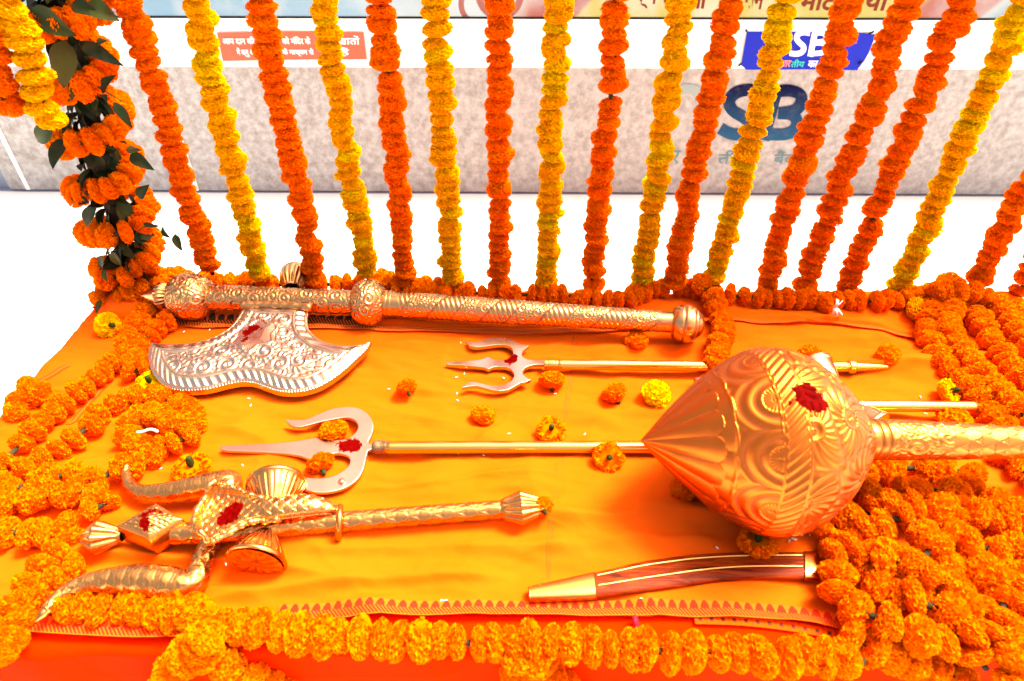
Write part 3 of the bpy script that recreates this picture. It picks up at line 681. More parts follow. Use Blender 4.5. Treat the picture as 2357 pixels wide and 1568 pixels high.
# ------------------------------------------------------------------ metals
ROSE = metal('rose_gold_repousse', (0.70, 0.34, 0.11), 0.26, tint=(0.70, 0.38, 0.16), blotch=0.10)
AXE_SPOTS = [(P(588, 770, 0.065), 0.040, 26), (P(570, 792, 0.062), 0.022, 30)]
ROSEBLADE = metal('rose_gold_blade', (0.66, 0.44, 0.28), 0.26, AXE_SPOTS, tint=(0.68, 0.52, 0.39), blotch=0.10)
GOLD = metal('polished_brass_tube', (0.97, 0.47, 0.10), 0.20, tint=(0.97, 0.50, 0.14), blotch=0.06)
PINK = metal('pink_copper_plate', (0.74, 0.42, 0.31), 0.34, [(P(808, 1026, 0.02), 0.030, 34), (P(795, 1030, 0.02), 0.022, 44)], tint=(0.76, 0.48, 0.38), brushed=True, blotch=0.05)
PALE = metal('pale_polished_steel', (0.76, 0.52, 0.41), 0.22, [(P(1176, 834, 0.02), 0.024, 34), (P(1180, 826, 0.02), 0.016, 50)], blotch=0.05)
def hit_mace(u, v):                          # where the sight line meets the mace head
    a, b = P(1475, 1015, 0.210), P(1992, 1012, 0.195); L = (b - a).length; ax = (b - a) / L; d = ray(u, v).normalized(); o = Vector((0, 0, CAM_Z)); m = px(P(1740, 1016, 0.195))
    for k in range(4000):
        p = o + d * (0.8 + k * 0.0003); t = (p - a).dot(ax) / L
        if 0 < t < 1 and (p - a - ax * t * L).length < np.interp(1475 + t * 517, MX, MR) * m: return p
    return p
MX = [1475, 1510, 1565, 1640, 1720, 1760, 1800, 1845, 1890, 1930, 1960, 1992]; MR = [2, 37, 91, 156, 202, 210, 208, 192, 160, 122, 86, 40]
MACE_SPOTS = [(hit_mace(1856, 912), 0.034, 40), (hit_mace(1882, 925), 0.022, 50)]
COPPER = metal('gilded_copper_mace', (0.62, 0.160, 0.026), 0.36, MACE_SPOTS, tint=(0.60, 0.115, 0.015), blotch=0.22, dirt=(0.20, 0.035, 0.01))
COPPERH = metal('gilded_copper_handle', (0.66, 0.19, 0.036), 0.32, tint=(0.66, 0.22, 0.05), blotch=0.14)
COBRAG = metal('gilded_scaled_metal', (0.72, 0.27, 0.065), 0.26, [(P(352, 1205, 0.075), 0.032, 30), (P(532, 1176, 0.10), 0.030, 30), (P(515, 1190, 0.10), 0.020, 40)], tint=(0.72, 0.33, 0.10), blotch=0.14)
DARKSOLDER = plain('burnt_solder', (0.16, 0.10, 0.05), 0.45, metal=0.6, var=0.8, scale=60, bump=0.6)

# ================================================================== CEREMONIAL AXE
AH = 0.072
axe = thing('ceremonial_axe', 'long embossed rose gold ceremonial axe with broad flared blade lying at the back', 'axe', P(700, 720))
def AP(u, v, h=AH): return P(u, v, h)
sA = px(AP(440, 682))
def eng(scale, amp, cell, seed, border=None):
    def f(th, t, R):
        U = th * np.mean(R); Vv = t * scale + 0 * th
        h, g = scrolls(U + 0 * Vv, Vv + 0 * U, cell, seed)
        e = sstep(0, 0.03, t) * (1 - sstep(0.97, 1, t))
        return amp * (h - 0.5) * e, g * 0.8 * e
    return f
def flutes(n, amp, t0=0.0, t1=1.0):
    def f(th, t, R):
        c = np.abs(np.cos(th * n / 2)); e = sstep(t0, t0 + 0.08, t) * (1 - sstep(t1 - 0.08, t1, t))
        return amp * (c - 0.5) * e, sstep(0.22, 0.0, c) * 0.7 * e
    return f
lathe('spike_finial', AP(323, 680), AP(398, 681), [(0, 0.001), (0.25, 13 * sA), (0.5, 24 * sA), (0.62, 29 * sA), (0.75, 28 * sA), (0.9, 20 * sA), (1, 17 * sA)], ROSE, axe, 96, 80, flutes(18, 0.005, 0.55, 1.0))
lathe('ornate_ball', AP(393, 681), AP(490, 686), [(0, 12 * sA), (0.04, 34 * sA), (0.2, 49 * sA), (0.45, 54 * sA), (0.7, 51 * sA), (0.9, 40 * sA), (1, 26 * sA)], ROSE, axe, 220, 140, eng(97 * sA, 0.0030, 0.050, 3))
sB = px(AP(650, 690)); La = (AP(832, 697) - AP(470, 684)).length
lathe('blade_socket', AP(470, 684), AP(832, 697), [(0, 29 * sB), (0.05, 29.5 * sB), (0.5, 28.5 * sB), (1, 27.5 * sB)], ROSE, axe, 160, 320, eng(La, 0.0020, 0.055, 11))
lathe('ornate_ball', AP(812, 696), AP(890, 699), [(0, 26 * sB), (0.08, 40 * sB), (0.3, 51 * sB), (0.5, 53 * sB), (0.72, 49 * sB), (0.92, 36 * sB), (1, 25 * sB)], ROSE, axe, 220, 120, eng(78 * sB, 0.0030, 0.048, 21))
lathe('collar', AP(886, 699), AP(906, 700), [(0, 27 * sB), (0.1, 31 * sB), (0.45, 31 * sB), (0.5, 29 * sB), (0.55, 31 * sB), (0.95, 31 * sB), (1, 27 * sB)], ROSE, axe, 64, 24, smooth_prof=False)
sC = px(AP(1540, 742))
a0, a1 = AP(902, 700), AP(1550, 742); Lh = (a1 - a0).length
def spiral_handle(th, t, R):
    U = th * 0.036; Vv = t * Lh
    sw = np.mod(Vv * 6.2 + th / (2 * math.pi), 1.0)          # winding bands
    line = sstep(0.05, 0.0, np.minimum(sw, 1 - sw)) + sstep(0.03, 0.0, np.abs(sw - 0.45))
    h, g = scrolls(U + 0 * Vv, Vv + 0 * U, 0.042, 5)
    fe = 0.5 + 0.5 * np.cos(Vv * 420 - th * 6)
    inb = sw < 0.45
    hh = np.where(inb, 0.7 * fe, h); gg = np.where(inb, sstep(0.2, 0.0, fe), g)
    e = sstep(0.02, 0.05, t) * (1 - sstep(0.93, 0.96, t))
    return (0.0018 * (hh - 0.5) - 0.0014 * line) * e, np.maximum(gg * 0.75, line * 0.9) * e
lathe('handle', a0, a1, [(0, 29.5 * sB), (0.4, 28 * sB), (0.8, 25.5 * sC), (0.96, 24.5 * sC), (1, 25 * sC)], ROSE, axe, 160, 520, spiral_handle)
def rings(th, t, R): 
    k = np.exp(-((t - 0.35) / 0.03) ** 2) + np.exp(-((t - 0.70) / 0.03) ** 2)
    return -0.004 * k + 0 * th, 0.6 * k + 0 * th
lathe('pommel', AP(1545, 742), AP(1622, 750), [(0, 22 * sC), (0.06, 34 * sC), (0.2, 41 * sC), (0.45, 44 * sC), (0.65, 41 * sC), (0.8, 31 * sC), (0.92, 22 * sC), (1, 4 * sC)], ROSE, axe, 96, 90, rings)
lathe('bud_finial', AP(672, 668), AP(683, 604), [(0, 20 * sB), (0.12, 22 * sB), (0.3, 30 * sB), (0.52, 33 * sB), (0.6, 32 * sB), (0.8, 18 * sB), (1, 1 * sB)], ROSE, axe, 96, 70, flutes(16, 0.005, 0.02, 0.55))
# blade: Coons patch between its four edges
def c8(x, y): return (287.7 + x * 0.25686, 563.9 + y * 0.25686)
def hb(v): return np.interp(v, [700, 790, 900], [0.080, 0.062, 0.040])
def edge(pts, n): return resample(catmull([tuple(P(*c8(x, y), hb(c8(x, y)[1]))) for x, y in pts], 12), n=n)
nu, nv = 420, 260
e_top = edge([(1060, 545), (1250, 550), (1450, 555), (1660, 560)], nu)
e_l = edge([(1060, 545), (1030, 620), (960, 720), (850, 800), (700, 860), (550, 885), (400, 890), (300, 885), (245, 872)], nv)
e_r = edge([(1660, 560), (1635, 650), (1640, 740), (1680, 800), (1760, 860), (1880, 895), (2000, 905), (2100, 895), (2205, 865)], nv)
e_b = edge([(245, 872), (215, 950), (215, 1040), (235, 1120), (290, 1200), (370, 1270), (480, 1300), (620, 1305), (760, 1290), (900, 1255), (1040, 1230), (1150, 1235), (1250, 1270), (1350, 1305), (1450, 1320), (1580, 1315), (1720, 1280), (1850, 1210), (1970, 1120), (2090, 1010), (2160, 940), (2205, 865)], nu)
su = np.linspace(0, 1, nu)[:, None, None]; sv = np.linspace(0, 1, nv)[None, :, None]
BL = (1 - sv) * e_top[:, None] + sv * e_b[:, None] + (1 - su) * e_l[None] + su * e_r[None] - ((1 - su) * (1 - sv) * e_top[0] + su * (1 - sv) * e_top[-1] + (1 - su) * sv * e_b[0] + su * sv * e_b[-1])
def dedge(e):
    out = np.full((nu, nv), 9.0)
    for p in e[::4]: out = np.minimum(out, np.sqrt((BL[..., 0] - p[0]) ** 2 + (BL[..., 1] - p[1]) ** 2))
    return out
dB, dL, dR, dT = dedge(e_b), dedge(e_l), dedge(e_r), dedge(e_top)
dE = np.minimum(np.minimum(dB, dL), np.minimum(dR, dT))
hs, gs = scrolls(BL[..., 0] * 1.0, BL[..., 1] * 1.0, 0.068, 17)
inner = sstep(0.040, 0.046, dE)
along = BL[..., 0] * 1.0 + 0.0
ang = np.where(dB <= np.minimum(dL, dR), BL[..., 0] * 300 + dB * 200, BL[..., 1] * 330 + BL[..., 0] * 120 + dE * 200)
gad = 0.5 + 0.5 * np.cos(ang); band = sstep(0.008, 0.011, dE) * (1 - sstep(0.031, 0.034, dE))
rail = np.exp(-((dE - 0.037) / 0.003) ** 2) + np.exp(-((dE - 0.006) / 0.003) ** 2)
# centre medallion: fan of fine rays inside a lobed frame
mc = P(588, 782, 0.062); mr = np.sqrt((BL[..., 0] - mc.x) ** 2 + (BL[..., 1] - mc.y) ** 2); mt = np.arctan2(BL[..., 1] - mc.y, BL[..., 0] - mc.x)
med = 1 - sstep(0.055, 0.06, mr * (1 + 0.12 * np.cos(mt * 6)))
ray_h = 0.5 + 0.2 * np.cos(mt * 60); mring = np.exp(-((mr * (1 + 0.12 * np.cos(mt * 6)) - 0.058) / 0.004) ** 2)
H = inner * ((1 - med) * 0.0032 * (hs - 0.4) + med * 0.001 * ray_h) + band * 0.0032 * gad + 0.003 * rail + 0.003 * mring * inner + 0.010 * sstep(0, 0.03, dE) + 0.012 * sstep(0.04, 0.14, dE)
G = np.clip(inner * (1 - med) * gs * 0.85 + band * sstep(0.25, 0.0, gad) * 0.9 + sstep(0.004, 0.0, np.abs(dE - 0.0325)) * 0.6 + sstep(0.004, 0, np.abs(dE - 0.0425)) * 0.5, 0, 1)
TOPB = BL.copy(); TOPB[..., 2] += H
BOT = BL[::6, ::6].copy(); BOT[..., 2] -= 0.016
bl = mesh_obj('blade', TOPB, grid_faces(nu, nv, flip=True), ROSEBLADE, axe, attrs={'groove': G})
if bl.data.polygons[50000].normal.z < 0: bl.data.flip_normals()
# rim wall and underside of the blade
loop = np.vstack([e_b, e_r[::-1][1:], e_top[::-1][1:], e_l[1:-1]]); n_l = len(loop)
lo2 = loop.copy(); lo2[:, 2] -= 0.016; mid = loop.mean(0) - np.array([0, 0, 0.016])
mesh_obj('blade_rim', np.vstack([loop, lo2]), [(i, (i + 1) % n_l, n_l + (i + 1) % n_l, n_l + i) for i in range(n_l)], ROSEBLADE, bl)
mesh_obj('blade_back', BOT, grid_faces(*BOT.shape[:2]), ROSEBLADE, bl)
rim_t = np.array(catmull([tuple(P(*c8(x, y), 0.088)) for x, y in [(1045, 540), (1250, 535), (1450, 545), (1675, 560)]], 8))
tube('neck_bead', rim_t, 0.012, ROSE, bl, seg=16, disp=lambda th, s, r: (0.0012 * np.cos(s * 500) + 0 * th, 0 * th + 0.5 * (np.cos(s * 500) < -0.5)))

# ================================================================== TRIDENTS
def c5(x, y): return (978.2 + x * 0.29357, 632.9 + y * 0.29357)
def c6(x, y): return (489.1 + x * 0.29357, 891.9 + y * 0.29357)
def rod(name, a, b, r0, r1, mat, parent, n=40, seg=32, dents=0.0):
    a = np.array(a); b = np.array(b); t = np.linspace(0, 1, n)[:, None]
    path = a + (b - a) * t + np.stack([0 * t[:, 0], dents * np.sin(t[:, 0] * 9), dents * 0.6 * np.sin(t[:, 0] * 7 + 1)], 1)
    return tube(name, path, np.linspace(r0, r1, n), mat, parent, seg=seg)
tr1 = thing('trident', 'slim trident with pale curved barbed prongs and polished brass shaft below the axe handle', 'trident', P(1300, 850))
out1 = [(318, 538), (350, 545), (400, 550), (450, 532), (520, 513), (590, 508), (650, 515), (700, 535), (740, 560), (775, 568), (818, 572), (790, 595), (765, 618), (757, 642), (772, 668), (805, 684), (850, 688), (948, 690), (948, 722), (880, 722), (830, 730), (790, 745), (768, 770), (765, 795), (785, 820), (828, 842), (790, 860), (750, 866), (710, 890), (650, 922), (590, 930), (520, 922), (450, 902), (400, 890), (340, 895), (288, 905), (318, 877), (360, 857), (420, 865), (500, 885), (570, 890), (630, 880), (680, 850), (700, 815), (693, 785), (668, 757), (630, 741), (570, 738), (528, 745), (497, 762), (462, 745), (400, 738), (300, 728), (170, 722), (162, 708), (200, 700), (300, 697), (400, 690), (450, 680), (497, 662), (540, 684), (590, 692), (640, 684), (678, 660), (692, 630), (685, 602), (660, 577), (620, 566), (560, 568), (480, 580), (400, 588), (350, 578)]
ol = np.array([tuple(P(*c5(x, y), 0.018)) for x, y in out1])
olc = resample(np.vstack([ol, ol[:1]]), 0.005)[:-1]
plate('prongs', olc, 0.010, PALE, tr1, bevel=0.0055, seg=2)
sT = px(P(1500, 842, 0.03)); h1 = 0.030
lathe('collar', P(1252, 839, h1), P(1284, 840, h1), [(0, 6 * sT), (0.02, 13.2 * sT), (0.25, 13.5 * sT), (0.27, 12.3 * sT), (0.32, 13.5 * sT), (0.75, 13.5 * sT), (0.78, 12.3 * sT), (0.83, 13.5 * sT), (1, 13 * sT), (1.001, 11 * sT)], GOLD, tr1, 48, 50, smooth_prof=False)
rod('shaft', P(1280, 840, h1), P(1955, 845, h1), 12.2 * sT, 12.2 * sT, GOLD, tr1, 60, dents=0.0004)
lathe('end_ferrule', P(1950, 845, h1), P(2042, 845, h1), [(0, 12 * sT), (0.03, 15 * sT), (0.17, 15 * sT), (0.18, 12 * sT), (0.2, 11 * sT), (0.46, 9.5 * sT), (0.47, 8.8 * sT), (0.48, 9.5 * sT), (0.66, 8.3 * sT), (0.67, 7.6 * sT), (0.68, 8.2 * sT), (1, 6 * sT), (1.002, 1e-4)], GOLD, tr1, 40, 70, smooth_prof=False)
tr2 = thing('trident', 'flat pinkish copper trident with broad curling prongs and long brass shaft', 'trident', P(950, 1045))
out2 = [(65, 488), (80, 472), (200, 465), (400, 458), (550, 447), (680, 432), (800, 412), (870, 407), (940, 418), (1010, 424), (1080, 405), (1130, 360), (1143, 320), (1125, 280), (1090, 258), (1045, 250), (950, 265), (830, 290), (720, 320), (660, 325), (610, 308), (580, 268), (640, 268), (740, 262), (830, 225), (930, 185), (1040, 167), (1130, 172), (1200, 205), (1245, 255), (1265, 320), (1252, 380), (1228, 430), (1226, 452), (1255, 462), (1255, 498), (1228, 505), (1216, 530), (1200, 600), (1170, 690), (1110, 760), (1020, 810), (920, 835), (830, 838), (740, 820), (690, 795), (640, 765), (600, 725), (640, 705), (700, 715), (800, 725), (900, 720), (990, 690), (1060, 640), (1082, 590), (1070, 560), (1030, 538), (960, 532), (860, 560), (760, 572), (680, 548), (540, 530), (300, 518), (100, 508)]
ol = np.array([tuple(P(*c6(x, y), 0.016)) for x, y in out2]); olc = resample(catmull(np.vstack([ol, ol[:1]]), 5), 0.006)[:-1]
plate('prongs', olc, 0.007, PINK, tr2, bevel=0.0022, seg=2)
sT2 = px(P(1100, 1030, 0.03)); h2 = 0.026
lathe('solder_joint', P(857, 1030, h2), P(893, 1030, h2), [(0, 7 * sT2), (0.06, 14 * sT2), (0.3, 16.5 * sT2), (0.6, 15.5 * sT2), (0.9, 16 * sT2), (1, 13 * sT2)], DARKSOLDER, tr2, 40, 30, lambda th, t, R: (0.0016 * np.sin(th * 7 + t * 21) * np.sin(t * 15 + th * 3), 0.5 + 0 * th * t))
lathe('rivet', P(787, 1110, 0.020), P(787, 1110, 0.030), [(0, 0.009), (0.4, 0.008), (0.8, 0.005), (1, 0.0005)], PINK, tr2, 24, 12)
pA, pB = P(885, 1031, h2), P(2150, 1026, h2)
rod('shaft', pA, pB, 14.3 * sT2, 14.3 * sT2, GOLD, tr2, 80, dents=0.0005)
# third trident, mostly under the mace
tr3 = thing('trident', 'brass trident with smooth drum cups almost hidden behind the mace', 'trident', P(2050, 945))
h3 = 0.050; sT3 = px(P(2050, 935, h3))
SMOOTHG = metal('smooth_rose_brass', (0.96, 0.48, 0.24), 0.20, blotch=0.05)
rod('shaft', P(1560, 930, h3), P(2246, 937, h3), 13 * sT3, 13 * sT3, GOLD, tr3, 60, dents=0.0004)
def cup(name, a, b, r0, r1, mat, parent, disp=None, seg=96):
    return lathe(name, a, b, [(0, r0), (0.25, r0 + (r1 - r0) * 0.32), (0.6, r0 + (r1 - r0) * 0.72), (0.86, r1 * 0.97), (0.9, r1 * 1.03), (0.97, r1 * 1.03), (1.0, r1 * 0.96), (0.985, r1 * 0.90), (0.975, r1 * 0.6), (0.97, r1 * 0.25), (0.972, 0.0005)], mat, parent, seg, 110, disp, smooth_prof=False)
w0 = P(1938, 928, h3)
cup('drum_cup', w0 + Vector((-0.002, 0.01, 0)), w0 + Vector((-0.030, 0.135, 0.010)), 0.018, 0.050, SMOOTHG, tr3)
cup('drum_cup', w0 + Vector((0.004, -0.01, 0)), w0 + Vector((0.050, -0.085, -0.004)), 0.018, 0.046, SMOOTHG, tr3)
ol3 = np.array([tuple(P(u, v, 0.04)) for u, v in [(1400, 930), (1500, 918), (1545, 880), (1500, 855), (1440, 870), (1500, 840), (1570, 860), (1585, 930), (1570, 1000), (1500, 1010), (1440, 985), (1500, 995), (1545, 975), (1500, 942)]])
tube('prongs', resample(catmull([tuple(P(u, v, 0.03)) for u, v in [(1600, 880), (1690, 872), (1730, 900), (1735, 932), (1728, 965), (1690, 985), (1600, 980)]], 8), 0.01), 0.012, PALE, tr3, seg=12, attr=False)

# ------------------------------------------------------------------ cobra trident
co = thing('cobra_trident', 'gilded trident with scaled curling prongs, cobra hood and two small drum cups at lower left', 'trident', P(600, 1250))
hC = 0.055; sD = px(P(800, 1200, hC))
def scale_disp(s, amp):
    def f(th, d, r):
        h, g = scales(th * 0.022 + 0 * d, d + 0 * th, s); return amp * 1.3 * (h - 0.4) - 0.0006 * g, g
    return f
hp = resample(catmull([tuple(P(u, v, hC)) for u, v in [(400, 1228), (520, 1225), (640, 1213), (800, 1200), (960, 1187), (1165, 1172)]], 12), 0.003)
tube('shaft', hp, np.linspace(24, 20.5, len(hp)) * sD, COBRAG, co, seg=64, disp=scale_disp(0.030, 0.0012))
lathe('spear_end', P(1150, 1173, hC), P(1274, 1163, hC), [(0, 20 * sD), (0.08, 24 * sD), (0.2, 28 * sD), (0.36, 36 * sD), (0.42, 37 * sD), (0.7, 22 * sD), (0.92, 9 * sD), (1, 3 * sD), (1.001, 1e-4)], COBRAG, co, 72, 60, flutes(12, 0.005, 0.05, 0.95))
sE = px(P(350, 1230, hC))
lathe('bud_end', P(282, 1232, hC), P(184, 1240, hC), [(0, 14 * sE), (0.15, 18 * sE), (0.5, 33 * sE), (0.62, 34 * sE), (0.85, 18 * sE), (1, 4 * sE), (1.001, 1e-4)], COBRAG, co, 72, 60, flutes(9, 0.006, 0.05, 0.98))
# diamond box
def diamond():
    c = [P(270, 1232, 0.055), P(372, 1173, 0.058), P(440, 1215, 0.055), P(354, 1266, 0.052)]
    n = 40; V = []; Gd = []
    s = np.linspace(0, 1, n)
    A, B_, D_, E_ = [np.array(x) for x in (c[0], c[1], c[2], c[3])]
    for i in s:
        for j in s:
            p = A * (1 - i) * (1 - j) + B_ * i * (1 - j) + D_ * i * j + E_ * (1 - i) * j
            m = min(i, 1 - i, j, 1 - j); rise = 0.030 * min(1, m / 0.06) + 0.016 * m * 2
            x, y = (i * 0.16), (j * 0.16)
            hh, gg = scales(np.array([(i - j) * 0.16]), np.array([(i + j) * 0.16]), 0.028)
            k = 1.0 if m > 0.12 else 0.0
            ln = math.exp(-((m - 0.11) / 0.012) ** 2) + math.exp(-((m - 0.075) / 0.012) ** 2)
            V.append((p[0], p[1], p[2] + rise + 0.003 * (hh[0] - 0.4) * k - 0.0015 * ln)); Gd.append(gg[0] * 0.8 * k + 0.5 * ln)
    V = np.array(V).reshape(n, n, 3); Gd = np.array(Gd).reshape(n, n)
    V2 = V.copy(); V2[..., 2] = TZ + 0.055 - (V[..., 2] - TZ - 0.055) * 0.9
    mesh_obj('diamond_box', V, grid_faces(n, n), COBRAG, co, attrs={'groove': Gd})
    mesh_obj('diamond_underside', V2, grid_faces(n, n, flip=True), COBRAG, co, attrs={'groove': Gd * 0})
diamond()
def prong(name, pts, rads, amp):
    w = catmull([tuple(P(u, v, h)) for u, v, h in pts], 12); w = resample(w, 0.0022)
    d = np.linspace(0, 1, len(w)); r = np.interp(d, np.linspace(0, 1, len(rads)), rads)
    return tube(name, w, r, COBRAG, co, seg=56, disp=scale_disp(0.019, amp * 0.6))
pr1 = prong('prong', [(470, 1230, 0.05), (500, 1175, 0.05), (515, 1145, 0.052), (528, 1118, 0.052), (508, 1112, 0.054), (450, 1122, 0.05), (390, 1133, 0.042), (335, 1135, 0.036), (303, 1122, 0.034), (292, 1095, 0.036), (290, 1074, 0.04)], [0.020, 0.020, 0.021, 0.029, 0.027, 0.025, 0.023, 0.019, 0.015, 0.012, 0.011], 0.0022)
lathe('prong_tip', P(291, 1082, 0.038), P(290, 1066, 0.042), [(0, 0.013), (0.1, 0.014), (0.5, 0.013), (0.8, 0.008), (1, 0.001)], COBRAG, pr1, 32, 24)
pr2 = prong('prong', [(500, 1215, 0.05), (478, 1262, 0.046), (462, 1300, 0.042), (450, 1332, 0.038), (428, 1346, 0.038), (380, 1340, 0.04), (310, 1334, 0.042), (230, 1338, 0.044), (170, 1352, 0.046), (130, 1378, 0.046), (105, 1405, 0.045)], [0.020, 0.020, 0.020, 0.026, 0.030, 0.031, 0.028, 0.023, 0.018, 0.013, 0.010], 0.0028)
lathe('prong_tip', P(112, 1398, 0.045), P(80, 1432, 0.042), [(0, 0.010), (0.12, 0.0125), (0.2, 0.010), (0.5, 0.0085), (0.85, 0.003), (1, 0.0005)], COBRAG, pr2, 32, 40)
# cobra: cupped hood narrowing into the tail
def cobra():
    n, m = 150, 60
    cl = resample(catmull([tuple(P(u, v, h)) for u, v, h in [(452, 1200, 0.090), (520, 1192, 0.086), (580, 1180, 0.092), (640, 1170, 0.098), (700, 1163, 0.096), (745, 1165, 0.088), (780, 1175, 0.075)]], 12), n=n)
    t = np.linspace(0, 1, n)
    wid = np.interp(t, [0, 0.05, 0.15, 0.25, 0.36, 0.45, 0.6, 0.8, 0.93, 1], [0.066, 0.072, 0.070, 0.058, 0.036, 0.026, 0.026, 0.024, 0.014, 0.006])
    T, Nn, Bn = frames(cl); a = np.linspace(-1, 1, m)
    curl = np.interp(t, [0, 0.2, 0.4, 0.5, 1], [1.0, 0.9, 0.5, 0, 0])
    V = np.zeros((n, m, 3)); G = np.zeros((n, m))
    for i in range(n):
        lat = Bn[i] * 1.0; up = np.array([0, 0, 1.0])
        dome = np.sqrt(np.maximum(0, 1 - a * a)) * 0.020 * (1 - curl[i]) * (wid[i] / 0.026)
        rimr = (np.abs(a) ** 4) * 0.024 * curl[i] + 0.012 * curl[i] * np.exp(-((np.abs(a) - 0.88) / 0.08) ** 2)
        sh, sg = scales(a * wid[i] + 0.5, np.full(m, t[i] * 0.42), 0.022)
        V[i] = cl[i] + a[:, None] * wid[i] * lat + (dome + rimr + 0.0025 * (sh - 0.4))[:, None] * up
        V[i] += np.outer(-0.035 * (a ** 2) * max(0, 0.18 - t[i]) / 0.18, -T[i])
        G[i] = sg * 0.7
    V[0:8, :, 2] += np.linspace(0.016, 0, 8)[:, None]
    o1 = mesh_obj('cobra_body', V, grid_faces(n, m), COBRAG, co, attrs={'groove': G})
    V2 = V.copy(); k = np.minimum(1, (1 - np.abs(a)) * 4); V2[..., 2] -= (0.006 + 0.012 * k)[None, :]
    mesh_obj('cobra_underside', V2, grid_faces(n, m, flip=True), COBRAG, co, attrs={'groove': G * 0})
    edge_loop = np.vstack([V[:, 0][::-1], V[0, 1:-1], V[:, -1]])
    tube('hood_rim', resample(edge_loop[60:-60] - np.array([0, 0, 0.003]), 0.003), 0.0065, COBRAG, o1, seg=14, disp=lambda th, s, r: (0.0012 * np.sign(np.cos(s * 260)) * np.abs(np.cos(s * 260)) ** 0.5 + 0 * th, 0.6 * (np.abs(np.cos(s * 260)) < 0.2) + 0 * th))
cobra()
rc = P(781, 1203, hC); ax = (P(800, 1200, hC) - P(760, 1205, hC)).normalized(); up = Vector((0, 0, 1)); sd_ = ax.cross(up).normalized()
rp = np.array([tuple(rc + (sd_ * math.cos(t) * 1.0 + up * math.sin(t) * 1.05) * 0.031 + ax * 0.006 * math.sin(t)) for t in np.linspace(0, 2 * math.pi, 60)])
tube('tail_ring', rp, 0.0068, COBRAG, co, seg=16, caps=False)
DRUMG = metal('gilded_drum', (0.72, 0.27, 0.065), 0.22, tint=(0.72, 0.33, 0.10), blotch=0.2)
dc = P(622, 1212, 0.058)
def drum_disp(th, t, R):
    c = np.abs(np.cos(th * 12)); e = sstep(0.12, 0.2, t) * (1 - sstep(0.82, 0.86, t))
    return -0.003 * sstep(0.3, 0.0, c) * e * (t < 0.9), sstep(0.3, 0.05, c) * 0.8 * e
cup('drum_cup', dc + Vector((0.004, 0.012, 0.004)), P(637, 1112, 0.062), 0.016, 0.062, DRUMG, co, drum_disp, 144)
dn = P(589, 1296, 0.052)
ncup = cup('drum_cup', dc + Vector((-0.004, -0.012, -0.002)), dn, 0.018, 0.058, DRUMG, co, drum_disp, 144)
# flower pattern on the near drum face
fa = (dn - dc).normalized(); fu = (Vector((0, 0, 1)) - fa * fa.z).normalized(); fr = fa.cross(fu)
n, m = 96, 26; th = np.linspace(0, 2 * math.pi, n, endpoint=False); rr = np.linspace(0.0, 0.053, m)
hh = 0.0035 * np.abs(np.cos(th * 6))[:, None] * np.sin(np.clip((rr - 0.008) / 0.042, 0, 1) * math.pi)[None] + 0.003 * (rr < 0.008)[None]
gg = (sstep(0.25, 0.0, np.abs(np.cos(th * 6)))[:, None] * (rr > 0.009)[None] * 0.9 + np.exp(-((rr - 0.009) / 0.0015) ** 2)[None])
V = np.array(dn + fa * 0.0015)[None, None] + rr[None, :, None] * (np.cos(th)[:, None, None] * np.array(fr) + np.sin(th)[:, None, None] * np.array(fu)) + hh[..., None] * np.array(fa)
mesh_obj('drum_face', V, grid_faces(n, m, True), DRUMG, ncup, attrs={'groove': np.clip(gg, 0, 1)})

